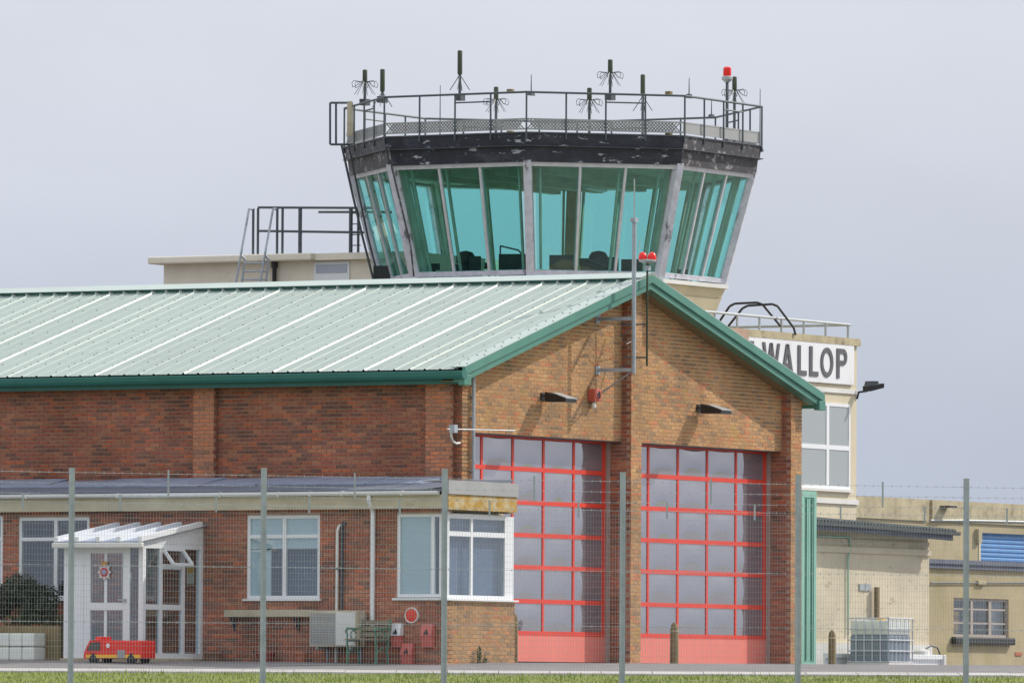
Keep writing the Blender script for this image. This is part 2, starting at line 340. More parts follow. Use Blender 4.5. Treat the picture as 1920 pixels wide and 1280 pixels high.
edge = struct('kerb', strip(147.15, 148.55, .004), M['kerb'])
x = -24.0; i = 0
while x < 26:
    b = MB(); p = [gw(x+.008, 147.2), gw(x+.905, 147.2), gw(x+.905, 148.5), gw(x+.008, 148.5)]
    b.prism([q + Vector((0,0,-.02)) for q in p], (0,0,.05 + random.uniform(-.004,.004)))
    me = b.mesh('kerb_slab', (0,0,0)); me.materials.append(M['kerb'])
    o = bpy.data.objects.new('kerb_slab', me); COL.objects.link(o); o.parent = edge; x += .915
gr = MB()
for i in range(60000):
    y = random.uniform(133.0, 147.1); xx = random.uniform(-22, 22)
    p = gw(xx, y); h = random.uniform(.025, .06)*(1.0+.9*max(0, math.sin(xx*1.7+y*.9)*math.sin(xx*.61-y*2.1))); a = random.uniform(0, 6.28); dx = Vector((math.cos(a), math.sin(a), 0))*random.uniform(.006,.014)
    t = Vector((random.uniform(-.03,.03), random.uniform(-.03,.03), h))
    gr.add([p-dx-Vector((0,0,.01)), p+dx-Vector((0,0,.01)), p+t], [(0,1,2)])
struct('grass', gr, M['grass'], 'stuff')

# ------------------------------------------------------------------ brickwork
BR, BH, BL = .075, .0615, .215
PJ = .0045
def cells(a0, a1, z0, z1, holes):
    A_ = sorted({a0, a1, *[h[0] for h in holes], *[h[1] for h in holes]}); Z_ = sorted({z0, z1, *[h[2] for h in holes], *[h[3] for h in holes]})
    A_ = [q for q in A_ if a0 <= q <= a1]; Z_ = [q for q in Z_ if z0 <= q <= z1]
    for i in range(len(A_)-1):
        for j in range(len(Z_)-1):
            ca, cz = (A_[i]+A_[i+1])/2, (Z_[j]+Z_[j+1])/2
            if not any(h[0] < ca < h[1] and h[2] < cz < h[3] for h in holes): yield A_[i], A_[i+1], Z_[j], Z_[j+1]
def bricks(axis, c, a0, a1, z0, z1, holes=(), top=None, start=0.0):
    """brick rectangles (a0,a1,z0,z1) of a stretcher bond wall face"""
    res = []; n0 = int(math.floor(z0/BR)); n1 = int(math.ceil(z1/BR))
    for n in range(n0, n1):
        zb = n*BR; zt = zb+BH
        if zb < z0-1e-6 or zt > z1+.012: continue
        a = a0 + start - (BL+PJ)*(.5 if n % 2 else 0)
        while a < a1:
            s, e = max(a, a0), min(a+BL, a1)
            segs = [(s, e)] if e-s > .02 else []
            for h in holes:
                if zb < h[3]-.005 and zt > h[2]+.005:
                    ns = []
                    for (p, q) in segs:
                        if q <= h[0] or p >= h[1]: ns.append((p, q)); continue
                        if p < h[0]-.02: ns.append((p, h[0]))
                        if q > h[1]+.02: ns.append((h[1], q))
                    segs = ns
            for (p, q) in segs:
                if top and zt > min(top(p), top(q)): continue
                res.append((p, q, zb, zt))
            a += BL+PJ
    return res
def put_brick(mb, axis, c, b, r=None):
    j = random.uniform(-.0025, .0025); p, q, zb, zt = b
    ch = .002
    def P(a, z, d): return (c+d, a, z) if axis == 'u' else (a, c+d, z)
    f = [P(p+ch, zb+ch, j), P(q-ch, zb+ch, j), P(q-ch, zt-ch, j), P(p+ch, zt-ch, j)]
    k_ = [P(p, zb, .03), P(q, zb, .03), P(q, zt, .03), P(p, zt, .03)]
    mb.add(f+k_, [(0,1,2,3),(4,5,1,0),(5,6,2,1),(6,7,3,2),(7,4,0,3)], r)
BRICKMESH = {}
def brick_objs(lst, axis, c, parent, mat, base):
    key = (axis, mat.name)
    if key not in BRICKMESH:
        ms = []
        for i in range(24):
            mb = MB(); put_brick(mb, axis, 0, (-BL/2, BL/2, -BH/2, BH/2), (i+.5)/24)
            me = mb.mesh('brick', (0,0,0)); me.materials.append(mat); ms.append(me)
        BRICKMESH[key] = ms
    for (p, q, zb, zt) in lst:
        o = bpy.data.objects.new('brick', random.choice(BRICKMESH[key])); COL.objects.link(o); o.parent = parent
        a, z = (p+q)/2, (zb+zt)/2
        o.location = Vector((c, a, z) if axis == 'u' else (a, c, z)) - Vector(base)

# ------------------------------------------------------------------ fire station
FB = (0, 0, 0)
fs = thing('fire_station', 'long brick fire station with pale green ribbed metal roof and two tall red doors', 'fire station', FB)
W = onv(1503, 1000, 0).x; UC = W/2
OV = -.29                                   # rake overhang in v
ZE = onv(850, 690, OV).z; ZR = onv(1208, 517, OV).z
EU = -.42                                   # eave line u
TP = (ZR-ZE)/(UC-EU)
def zroof(u): return ZE + TP*((u if u <= UC else 2*UC-u) - EU)
VEND = 21.0
ucl = onv(1183, 900, 0).x; ucr = onv(1203, 900, 0).x; ulr = onv(889, 780, 0).x; url = onv(1483, 900, 0).x
ZH = round(onv(1165, 825, .21).z/.075)*.075 - .004
DV = .56
# side wall
Zs0 = -.4
pier_v = [(onu(845, 800, -.14).y, onu(797, 800, -.14).y), (onu(401, 800, -.14).y, onu(362, 800, -.14).y)]
pier_v.append((pier_v[1][0]*2-pier_v[0][0], pier_v[1][1]*2-pier_v[0][1]))
zt_side = ZE - .12
sw = part('side_wall', MB().box(.012, .3, 0.012, VEND, Zs0, zt_side), M['mortar_side'], fs)
mb = MB(); sidebr = [b for b in bricks('u', 0, 0, 18.5, 2.2, zt_side)]
full = [b for b in sidebr if b[1]-b[0] > BL-.001]
full.sort(key=lambda b: b[0]); objs = [b for b in full if b[0] > .3][:300]; so_ = set(objs)
for b in sidebr:
    if b not in so_: put_brick(mb, 'u', 0, b)
part('brickwork', mb, M['brick_side'], sw, kind='stuff')
brick_objs(objs, 'u', 0, sw, M['brick_side'], FB)
for (a, b_) in pier_v:
    pr = part('pier', MB().box(-.128, .01, a+.012, b_-.012, 2.2, zt_side), M['mortar_side'], fs)
    mb = MB()
    for b in bricks('u', -.14, a, b_, 2.2, zt_side, start=.0): put_brick(mb, 'u', -.14, b)
    part('brickwork', mb, M['brick_pier'], pr, kind='stuff'); mb = MB()
    for b in bricks('v', a, -.14, -.001, 2.2, zt_side, start=.1): put_brick(mb, 'v', a, b)
    part('brickwork', mb, M['brick_side'], pr, kind='stuff')
# gable piers
def gable_pier(u0, u1, z1, side_to):
    pr = part('pier', MB().box(u0+.012, u1-.012, .012, .7, Zs0, z1-.01), M['mortar_gable'], fs)
    mb = MB()
    for b in bricks('v', 0, u0, u1, -.3, z1): put_brick(mb, 'v', 0, b)
    part('brickwork', mb, M['brick_gable'], pr, kind='stuff')
    if side_to:
        mb = MB()
        for b in bricks('u', u0, 0, side_to, -.3, z1, start=.1): put_brick(mb, 'u', u0, b)
        part('side_brickwork', mb, M['brick_side'], pr, kind='stuff')
        part('side_mortar', MB().box(u0+.007, u0+.0115, .012, side_to, -.3, z1-.02), M['mortar_side'], pr)  # darker mortar and brick put the pier side's shade into the colour
gable_pier(0, ulr, zroof(.0)-.10, 0)
gable_pier(ucl, ucr, zroof(ucl)-.12, DV)
gable_pier(url, W, zroof(W)-.10, DV)
# gable header panel
PV = .21
def top(u): return zroof(u)-.10
poly = [(ulr, PV+.012, ZH), (W-.3, PV+.012, ZH), (W-.3, PV+.012, top(W-.3)), (UC, PV+.012, top(UC)), (ulr, PV+.012, top(ulr))]
gw_ = part('gable_wall', MB().prism(poly, (0, .30, 0)), M['mortar_gable'], fs)
mb = MB()
for b in bricks('v', PV, ulr, ucl, ZH-.0, ZR, top=top, start=.03): put_brick(mb, 'v', PV, b)
for b in bricks('v', PV, ucr, url, ZH-.0, ZR, top=top, start=.05): put_brick(mb, 'v', PV, b)
part('brickwork', mb, M['brick_gable'], gw_, kind='stuff')
for (a, b) in ((ulr, ucl), (ucr, url)): part('lintel', MB().box(a, b, PV+.012, PV+.31, ZH-.014, ZH-.001), M['steel_dark'], fs)
part('back_wall', MB().box(W-.35, W, .72, VEND, Zs0, zt_side).prism([(0.31, VEND-.3, Zs0), (W-.36, VEND-.3, Zs0), (W-.36, VEND-.3, zt_side), (UC, VEND-.3, ZR-.15), (.31, VEND-.3, zt_side)], (0,.29,0)), M['mortar_side'], fs)
# roof sheets
def sheet_profile(w, n, hs=(.03,.022,.022)):
    pts = []; p = w/n
    for i in range(n):
        b = i*p; h = hs[i]
        pts += [(b, 0), (b+.024, h), (b+.044, h), (b+.066, 0), (b+.150, 0), (b+.160, .004), (b+.174, .004), (b+.184, 0), (b+.236, 0), (b+.246, .004), (b+.260, .004), (b+.270, 0)]
    pts.append((w, 0)); return pts
SHW = 1.002
sn = 1/math.sqrt(1+TP*TP); nL = Vector((-TP*sn, 0, sn)); nR = Vector((TP*sn, 0, sn))
def sheet_mesh(side, hs):
    mb = MB(); pr = sheet_profile(SHW, 3, hs)
    e = -EU
    if side == 'L': a, b, n = Vector((EU, 0, ZE)), Vector((UC-.04, 0, zroof(UC-.04))), nL
    else: a, b, n = Vector((2*UC-EU, 0, ZE)), Vector((UC+.04, 0, zroof(UC+.04))), nR
    vs_ = []
    for q in (a, b):
        for (y, h) in pr: vs_.append(q + Vector((0, y, 0)) + n*h)
    for q in (a, b):
        for (y, h) in pr: vs_.append(q + Vector((0, y, 0)) + n*(h-.004))
    k_ = len(pr); f = [(i, i+1, k_+i+1, k_+i) for i in range(k_-1)]
    f += [(2*k_+i, 2*k_+i+1, 3*k_+i+1, 3*k_+i) for i in range(k_-1)]
    f += [(i, i+1, 2*k_+i+1, 2*k_+i) for i in range(k_-1)]
    mb.add(vs_, f); me = mb.mesh('roof_sheet', (0,0,0)); me.materials.append(M['roof']); return me
rf = part('roof', MB().prism([(EU+.05, OV+.06, ZE-.07), (UC, OV+.06, ZR-.07), (2*UC-EU-.05, OV+.06, ZE-.07), (2*UC-EU-.05, OV+.06, ZE-.035), (UC, OV+.06, ZR-.03), (EU+.05, OV+.06, ZE-.035)], (0, VEND-OV, 0)), M['dark'], fs)
for side in 'LR':
    mes = [sheet_mesh(side, h) for h in ((.029,.021,.023), (.023,.019,.022), (.026,.024,.018), (.020,.022,.021), (.031,.018,.020))]; v = OV+.16; i = 0
    while v < VEND-.5:
        o = bpy.data.objects.new('roof_sheet', random.choice(mes)); COL.objects.link(o); o.parent = rf; o.location = (0, v, .002*(i % 2)); v += 1.0; i += 1
        if side == 'R' and i > 8: break
# ridge cap, rake trim
def slab(u0, u1, lift0, lift1, v0, v1):
    return [Vector((u0, v0, zroof(u0))) , Vector((u1, v0, zroof(u1)))]
cap = MB(); hw = .42
for (u0, u1) in ((UC-hw, UC), (UC, UC+hw)):
    a = Vector((u0, OV, zroof(u0)+.072)); b = Vector((u1, OV, zroof(u1)+.072))
    cap.prism([a, b, b+Vector((0,0,.010)), a+Vector((0,0,.010))], (0, VEND-OV, 0))
part('ridge_filler', MB().box(UC-hw+.07, UC-hw+.09, OV+.17, VEND, zroof(UC-hw)-.02, zroof(UC-hw)+.085), M['green_gutter'], fs)
t = MB(); v = OV+.17
while v < VEND-1:
    t.prism([(UC-hw-.03, v+.02, zroof(UC-hw-.03)), (UC-hw-.03, v+.055, zroof(UC-hw-.03)), (UC-hw-.03, v+.045, zroof(UC-hw)+.045), (UC-hw-.03, v+.03, zroof(UC-hw)+.045)], (.09, 0, .022)); v += .334
part('ridge_closure', t, M['trim'], fs, kind='stuff')
part('ridge_cap', cap, M['trim'], fs)
for sgn in (-1, 1):
    u0 = EU-.0 if sgn < 0 else 2*UC-EU
    a = Vector((u0, 0, ZE)); b = Vector((UC, 0, ZR))
    t = MB(); up = Vector((0,0,1))
    lo = [a+up*.040+Vector((0,OV-.01,0)), b+up*.040+Vector((0,OV-.01,0)), b+up*.052+Vector((0,OV-.01,0)), a+up*.052+Vector((0,OV-.01,0))]
    t.prism(lo, (0, .30, 0)); part('verge_trim', t, M['trim'], fs)
    t = MB()
    def band(z0, z1, v0, v1, ue=0):
        a2 = Vector((u0, v0, ZE)); b2 = Vector((UC, v0, ZR))
        t.prism([a2+up*z0, b2+up*z0, b2+up*z1, a2+up*z1], (0, v1-v0, 0))
    band(-.115, .038, OV-.012, OV+.05); part('barge_board', t, M['green'], fs)
    t = MB(); band(-.245, -.118, OV+.028, OV+.24); band(-.13, -.116, OV+.0, OV+.03); part('lower_barge_board', t, M['green'], fs)
    t = MB(); band(-.235, -.215, OV+.242, PV+.01); part('soffit', t, M['timber'], fs)
# eave gutter (left), stepped
t = MB(); t.smooth = False
gz0 = ZE-.03
prof = [(EU+.06, gz0-.0), (EU-.12, gz0), (EU-.125, gz0-.02), (EU-.11, gz0-.10), (EU-.08, gz0-.15), (EU+.06, gz0-.15)]
t.prism([(p[0], OV-.02, p[1]) for p in prof], (0, VEND, 0)); part('gutter', t, M['green_gutter'], fs)
part('eave_fascia', MB().box(EU+.07, EU+.16, OV+.10, VEND, ZE-.27, ZE-.06).box(EU+.16, -.141, OV+.3, VEND, ZE-.26, ZE-.235), M['green_gutter'], fs)
part('eave_fascia', MB().box(2*UC-EU-.16, 2*UC-EU-.02, OV+.10, VEND, ZE-.25, ZE-.06), M['green'], fs)
# end caps of the barge
part('barge_end', MB().bevbox(EU-.03, EU+.24, OV-.015, OV+.12, ZE-.30, ZE-.10, .01), M['green'], fs)
part('barge_end', MB().bevbox(2*UC-EU-.24, 2*UC-EU+.03, OV-.015, OV+.12, ZE-.29, ZE-.10, .01), M['green'], fs)
# roof screws
t = MB(); sl_ = (UC-EU)
for ks in range(1, 8):
    uu = EU + sl_*ks/8 + (.1 if ks == 1 else 0)
    v = OV+.16+.12
    while v < 16:
        for dv in (.0, ):
            q = Vector((uu+random.uniform(-.02,.02), v, zroof(uu))) + nL*.004
            t.add([q+Vector((-.012,-.012,0)), q+Vector((.012,-.012,.004)), q+Vector((.012,.012,.004)), q+Vector((-.012,.012,0)), q+nL*.018+Vector((0,0,.002))], [(0,1,4),(1,2,4),(2,3,4),(3,0,4)])
        v += .334
    v = OV+.16+.04
for i in range(17):
    for j in range(16):
        uu = EU+.2+(sl_-.5)*j/15; q = Vector((uu, OV+.16+i+.04, zroof(uu)))+nL*.026
        t.box(q.x-.011, q.x+.011, q.y-.011, q.y+.011, q.z, q.z+.012)
for j in range(22):
    uu = EU+.2+(sl_-.4)*j/21
    for (v, dz) in ((OV+.06, .055), (OV+.22, .055)):
        if j % 2 == 0 or v > OV+.1: t.box(uu-.012, uu+.012, v-.012, v+.012, zroof(uu)+dz-.006, zroof(uu)+dz+.008)
part('roof_screw', t, M['screw'], fs, kind='stuff')

# sectional doors
rowpx = [(893, 814), (890, 874), (969, 941), (955, 1001.5), (955, 1062), (971, 1126), (971, 1186), (971, 1241)]
zrow = [onv(x, y, DV).z for (x, y) in rowpx]; zrow[0] = ZH+.06
zg = zrow[-1]
def pane_mesh(w, h, seed):
    rnd = random.Random(seed); n = 8; mb = MB(); amp = rnd.uniform(.004, .011); ox, oy = rnd.uniform(-.1,.1), rnd.uniform(-.2,.2)
    vs_ = []
    for j in range(n+1):
        for i in range(n+1):
            a, b = i/n*2-1, j/n*2-1
            d = amp*(1-(a-ox*(1-a*a))**2)*(1-(b-oy*(1-b*b))**2)
            vs_.append((a*w/2, -d, b*h/2))
    fsx = [(j*(n+1)+i, j*(n+1)+i+1, (j+1)*(n+1)+i+1, (j+1)*(n+1)+i) for j in range(n) for i in range(n)]
    mb.add(vs_, fsx); mb.smooth = True
    me = mb.mesh('pane', (0,0,0)); me.polygons.foreach_set('use_smooth', [True]*len(me.polygons)); me.materials.append(M['pane']); return me
rail = .085
for (ua_, ub_) in ((ulr, ucl), (ucr, url)):
    # column lines taken from the door: last column ends at the jamb
    cw = (ub_-ua_-.16)/5; cols = [ua_+.06+cw*i for i in range(6)]
    d = MB()
    for z in zrow[:1]: d.box(ua_-.1, ub_, DV-.03, DV+.03, ZH-.05, ZH+.10)
    for z in zrow[1:7]: d.box(ua_-.1, ub_-.03, DV-.02, DV+.03, z-rail/2, z+rail/2)
    for i, cx in enumerate(cols):
        hwid = .036 if i < 5 else .06
        d.box(cx-hwid, cx+hwid, DV-.017, DV+.028, zrow[6], ZH)
    dr = part('sectional_door', d, M['red'], fs)
    part('bottom_panel', MB().box(ua_-.1, ub_-.03, DV-.016, DV+.026, zg+.02, zrow[6]-rail/2), M['red_panel'], dr)
    part('bottom_seal', MB().box(ua_-.1, ub_-.03, DV-.012, DV+.02, zg-.06, zg+.02), M['black'], dr)
    zz = [ZH-.02]+zrow[1:7]
    for r in range(6):
        h = zz[r]-zz[r+1]-rail*.8; wv = cw-.04
        for cidx in range(5):
            o = bpy.data.objects.new('pane', pane_mesh(wv, h, r*7+cidx+int(ua_*3))); COL.objects.link(o); o.parent = dr
            o.location = ((cols[cidx]+cols[cidx+1])/2, DV-.002, (zz[r]+zz[r+1])/2)
    part('door_backing', MB().box(ua_, ub_, DV+.10, DV+.14, zg-.05, ZH+.2), M['dark'], dr)
    part('door_jamb', MB().box(ub_-.028, ub_-.002, DV-.10, DV+.02, zg-.05, ZH), M['jamb'], fs)
# downpipe on the gable corner
t = MB(); a = onv(888, 706, -.05); b = onv(887, 900, -.05)
t.tube((a.x, -.05, a.z), (a.x, -.05, .1), .035, 10)
for z in (3.6, 4.6, 5.0): t.box(a.x-.05, a.x+.05, -.045, -.001, z, z+.03)
part('downpipe', t, M['steel'], fs, smooth=True)

# floodlights on the gable
def floodlight(px, py, label, grp):
    b = onv(px, py, PV); th = thing('floodlight', label, 'floodlight', (b.x, b.y, b.z), grp)
    o = Vector(b)
    t = MB()
    t.box(o.x-.09, o.x+.09, o.y-.02, o.y, o.z-.05, o.z+.09)
    for s in (-.07, .07): t.bar(o+Vector((s, -.015, .03)), o+Vector((s, -.2, .02)), .022, .022)
    part('bracket', t, M['black'], th)
    t = MB()   # housing: wedge
    y0, y1 = o.y-.16, o.y-.62
    lo = [(o.x-.21, y0, o.z-.09), (o.x+.21, y0, o.z-.09), (o.x+.21, y0, o.z+.10), (o.x-.21, y0, o.z+.10)]
    hi = [(o.x-.22, y1, o.z-.10), (o.x+.22, y1, o.z-.10), (o.x+.22, y1, o.z-.03), (o.x-.22, y1, o.z-.03)]
    t.hull8([Vector(p) for p in lo], [Vector(p) for p in hi]); part('housing', t, M['black'], th)
    t = MB().hull8([Vector((o.x-.16, y0-.12, o.z+.080)), Vector((o.x+.16, y0-.12, o.z+.080)), Vector((o.x+.16, y0-.12, o.z+.092)), Vector((o.x-.16, y0-.12, o.z+.092))],
                   [Vector((o.x-.215, y1-.015, o.z-.034)), Vector((o.x+.215, y1-.015, o.z-.034)), Vector((o.x+.215, y1-.015, o.z-.02)), Vector((o.x-.215, y1-.015, o.z-.02))])
    part('visor', t, M['rail_pale'], th)
    part('lens', MB().box(o.x-.15, o.x+.15, y1+.05, y0-.05, o.z-.098, o.z-.088), M['tank_white'], th)
floodlight(1018, 745, 'black floodlight with silvery visor on the gable beside the red alarm box', 'gable floodlights')
floodlight(1310, 767, 'black floodlight over the red door further from the red alarm box', 'gable floodlights')
# alarm sounder
b = onv(1108, 741, PV); th = thing('alarm_sounder', 'red square alarm sounder with round grille on the gable wall', 'alarm', b)
part('case', MB().bevbox(b.x-.13, b.x+.13, b.y-.16, b.y-.001, b.z-.12, b.z+.12, .012), M['siren'], th)
t = MB(); t.smooth = True
t.lathe((b.x, b.y-.162, b.z), [(.10, 0), (.10, .012), (.082, .012), (.082, 0)], 20, (0,-1,0)); part('outer_ring', t, M['box_red'], th)
part('grille', MB().lathe((b.x, b.y-.161, b.z), [(.07, 0), (.06, .008), (.035, .008), (.03, 0)], 18, (0,-1,0)), M['black'], th)
part('lamp', MB().lathe((b.x-.03, b.y-.08, b.z-.27), [(.01, 0), (.045, .03), (.05, .08), (.03, .13), (.02, .15)], 12), M['white_dirty'], th, smooth=True)

# mast and beacon pole on the gable
b = onv(1188, 700, -.55); mu = b.x; mz0 = onv(1188, 700, -.55).z; mz1 = onv(1188, 410, -.55).z; mz2 = onv(1188, 335, -.55).z
th = thing('aerial_mast', 'tall grey steel aerial mast bracketed off the middle brick pier', 'mast', (mu, -.55, mz0))
part('pole', MB().tube((mu, -.55, mz0), (mu, -.55, mz1), .042, 12), M['steel'], th, smooth=True)
part('whip', MB().tube((mu, -.55, mz1), (mu, -.55, mz2), .014, 6), M['rail_pale'], th)
t = MB().box(mu-.07, mu+.07, -.60, -.50, mz1-.07, mz1+.02).tube((mu-.12, -.55, mz1-.02), (mu+.1, -.55, mz1-.02), .012, 6); part('clamp', t, M['steel'], th)
for py in (597, 693):
    a = onv(1120, py, PV); z = onv(1188, py, -.55).z
    part('bracket', MB().bar((a.x, PV, z), (mu, -.55, z), .05, .07).bar((a.x, PV, z), (a.x, PV-.02, z), .16, .16), M['steel'], th)
a = onv(1132, 733, PV); part('stay', MB().tube((a.x, PV, a.z), (mu, -.53, mz0+.05), .016, 6), M['steel'], th)
a = onv(1160, 640, PV-.15); part('cable', MB().path([onv(1178, 586, -.45), onv(1166, 606, -.2), onv(1165, 630, -.15), onv(1174, 645, .0), onv(1185, 640, 0)], .009, 5), M['steel_dark'], th)
b = onv(1213, 686, -.40); z1 = onv(1213, 492, -.40).z
th = thing('beacon_pole', 'thin dark pole carrying twin red beacon lamps above the gable apex', 'beacon', (b.x, b.y, b.z))
part('pole', MB().tube((b.x, b.y, b.z), (b.x, b.y, z1), .022, 8), M['olive_ant'], th)
part('tray', MB().lathe((b.x, b.y, z1), [(.06, -.02), (.17, .02), (.17, .05), (.10, .06)], 14), M['rail_pale'], th)
for s in (-.09, .09):
    c = Vector((b.x, b.y, z1+.05)) + Vector((math.sin(A), -math.cos(A), 0))*0
    dx = Vector((CR.dot(G), CR.dot(LV), 0))*s
    lp = part('red_lamp', MB().lathe(c+dx, [(.082, 0), (.085, .05), (.075, .10), (.045, .14), (.01, .155)], 12), M['red_lens'], th, smooth=True)
part('spike', MB().tube(Vector((b.x, b.y, z1+.05))+Vector((CR.dot(G), CR.dot(LV), 0))*-.15, Vector((b.x, b.y, z1+.42))+Vector((CR.dot(G), CR.dot(LV), 0))*-.15, .008, 5), M['rail_pale'], th)
part('junction_box', MB().box(b.x-.05, b.x+.05, b.y-.05, b.y+.05, z1-.16, z1-.06), M['steel'], th)
for py in (608, 670):
    z = onv(1213, py, -.4).z; part('bracket', MB().bar((b.x, b.y, z), (b.x-.25, -.001, z), .03, .03).bar((b.x-.25, -.001, z-.2), (b.x-.1, b.y*.6, z), .02, .02), M['steel_dark'], th)
# yagi aerial at the corner
b = onv(850, 804, -.5); th = thing('yagi_aerial', 'slim horizontal aerial with white hooked arm at the station corner', 'aerial', (b.x, -.5, b.z))
a0 = onv(838, 804, -.5); a1 = onv(966, 807, -.5)
part('boom', MB().tube(a0, a1, .011, 6), M['rail_pale'], th)
t = MB()
for i in range(14):
    c = a0.lerp(a1, (i+.5)/14); t.tube(c+Vector((0, 0, -.035)), c+Vector((0, 0, .035)), .005, 4)
part('element', t, M['steel'], th, kind='stuff')
part('hook_arm', MB().path([onv(846, 804, -.5), onv(846, 818, -.45), onv(849, 827, -.3), onv(855, 831, -.1), onv(862, 830, -.0)], .022, 8), M['white_dirty'], th, smooth=True)
part('clamp', MB().box(b.x-.06, b.x+.06, -.56, -.44, b.z-.07, b.z+.08), M['steel'], th)

# ------------------------------------------------------------------ annex
EV = -1.16
UA = onv(836, 1100, EV).x
AB = (UA, EV, 0)
an = thing('brick_annex', 'single storey brick annex with white windows and yellow lichen stained fascia end', 'annex', AB)
zf0 = onu(600, 955, UA).z; zf1 = onu(600, 930, UA).z; zgut = onu(600, 922, UA).z
def wrect(x0, y0, x1, y1): a = onu(x0, y0, UA); b = onu(x1, y1, UA); return (b.y, a.y, b.z, a.z)
w1 = wrect(35, 970, 166, 1122); w2 = wrect(463, 966, 599, 1122); wb = wrect(744, 963, 832, 1119); w0 = wrect(-130, 968, 4, 1122)
ztop = zf0+.02
VA = 15.0
endz0 = onv(900, 1123, EV).z; endz1 = onv(900, 966, EV).z
wbh = (EV, wb[1], endz0, wb[3])
holes = [w0, w1, w2, wbh]
uend = 0.0
eh = (UA, uend-.02, endz0, endz1+.08)
t = MB()
for c in cells(EV+.012, VA, -.9, ztop, holes): t.box(UA+.012, UA+.24, c[0], c[1], c[2], c[3])
aw = part('front_wall', t, M['mortar_side'], an)
abr = bricks('u', UA, EV, VA, -.3, ztop, holes)
full = [b for b in abr if b[1]-b[0] > BL-.001]; full.sort(key=lambda b: (b[0] > 3.6, -b[2] if False else b[0])); objs = full[40:340]; so_ = set(objs)
mb = MB()
for b in abr:
    if b not in so_: put_brick(mb, 'u', UA, b)
part('brickwork', mb, M['brick_side'], aw, kind='stuff'); brick_objs(objs, 'u', UA, aw, M['brick_side'], AB)
ew = part('end_wall', MB().box(UA+.25, uend-.012, EV+.012, EV+.24, -.9, endz0), M['mortar_gable'], an)
part('corner_fill', MB().box(UA+.012, UA+.25, EV+.012, EV+.2, -.9, endz0-.001), M['mortar_gable'], an)
mb = MB()
for b in bricks('v', EV, UA, uend, -.3, endz0, start=.1): put_brick(mb, 'v', EV, b)
part('brickwork', mb, M['brick_gable'], ew, kind='stuff')
part('return_wall', MB().box(uend-.2, uend-.013, EV+.25, -.01, -.5, zf0), M['mortar_gable'], an)
part('head_beam', MB().box(UA+.02, uend-.02, EV+.02, EV+.2, endz1+.06, zf0+.02), M['timber'], an)
# roof, fascia, gutter
zw = onu(600, 903, 0).z
part('felt_roof', MB().hull8([Vector((UA-.06, EV-.05, zgut-.02)), Vector((-.16, EV-.05, zw-.04)), Vector((-.16, VA, zw-.04)), Vector((UA-.06, VA, zgut-.02))],
                             [Vector((UA-.06, EV-.05, zgut+.03)), Vector((-.16, EV-.05, zw+.0)), Vector((-.16, VA, zw+.0)), Vector((UA-.06, VA, zgut+.03))]), M['felt'], an)
# lead flashing: rolled sheets laid against the wall
v = .25; i = 0
while v < VA:
    zz_ = zw-.03; h = random.uniform(.10, .14)
    rz = lambda u: zw + (u+.16)*(zw-zgut-.03)/(-.16-UA+.06)
    j_ = random.uniform(-.12, .12); ul_ = -1.15+j_
    part('lead_sheet', MB().hull8([Vector((ul_, v+.004, rz(ul_)+.002)), Vector((-.30, v+.004, rz(-.30)+.004)), Vector((-.30, v+1.2, rz(-.30)+.004)), Vector((ul_, v+1.2, rz(ul_)+.002))],
        [Vector((ul_, v+.004, rz(ul_)+.022)), Vector((-.15, v+.004, zz_+h)), Vector((-.15, v+1.2, zz_+h*.95)), Vector((ul_, v+1.2, rz(ul_)+.022))]), M['lead'], an); v += 1.205
t = MB()
part('fascia_board', MB().box(UA-.16, UA-.12, EV-.02, VA, zf0, zf1+.01), M['cream_board'], an)
part('soffit', MB().box(UA-.12, UA+.01, EV-.02, VA, zf0+.005, zf0+.018), M['cream_board'], an)
t = MB(); t.prism([(UA-.16, EV+.05, zgut), (UA-.27, EV+.05, zgut), (UA-.265, EV+.05, zgut-.045), (UA-.235, EV+.05, zgut-.075), (UA-.165, EV+.05, zgut-.075)], (0, VA, 0)); gt = part('gutter', t, M['white'], an)
for px in (48, 220, 411, 520, 580, 640, 752): 
    q = onu(px, 930, UA-.27); part('gutter_bracket', MB().box(UA-.275, UA-.16, q.y-.012, q.y+.012, zgut-.085, zgut+.006), M['white_dirty'], gt)
# end fascia
ex1 = onv(970, 920, EV-.14).x
zc0 = onv(834, 925, EV-.14).z; zc1 = onv(834, 899, EV-.14).z; zl0 = onv(900, 957, EV-.14).z
part('end_capping', MB().box(UA-.20, (UA+ex1)/2-.004, EV-.17, EV-.13, zc0, zc1).box((UA+ex1)/2, ex1, EV-.168, EV-.13, zc0, zc1-.004).box(UA-.2, ex1, EV-.13, EV+.4, zc1-.02, zc1-.002), M['alu'], an)
part('end_fascia', MB().box(UA-.155, ex1-.01, EV-.14, EV-.10, zl0, zc0-.002), M['lichen_board'], an)
part('end_soffit', MB().box(UA-.15, ex1-.02, EV-.10, EV+.02, zl0+.02, zl0+.035), M['timber'], an)
part('roof_corner', MB().box(UA-.16, UA-.121, EV-.12, EV-.021, zf0, zc0), M['lichen_board'], an)

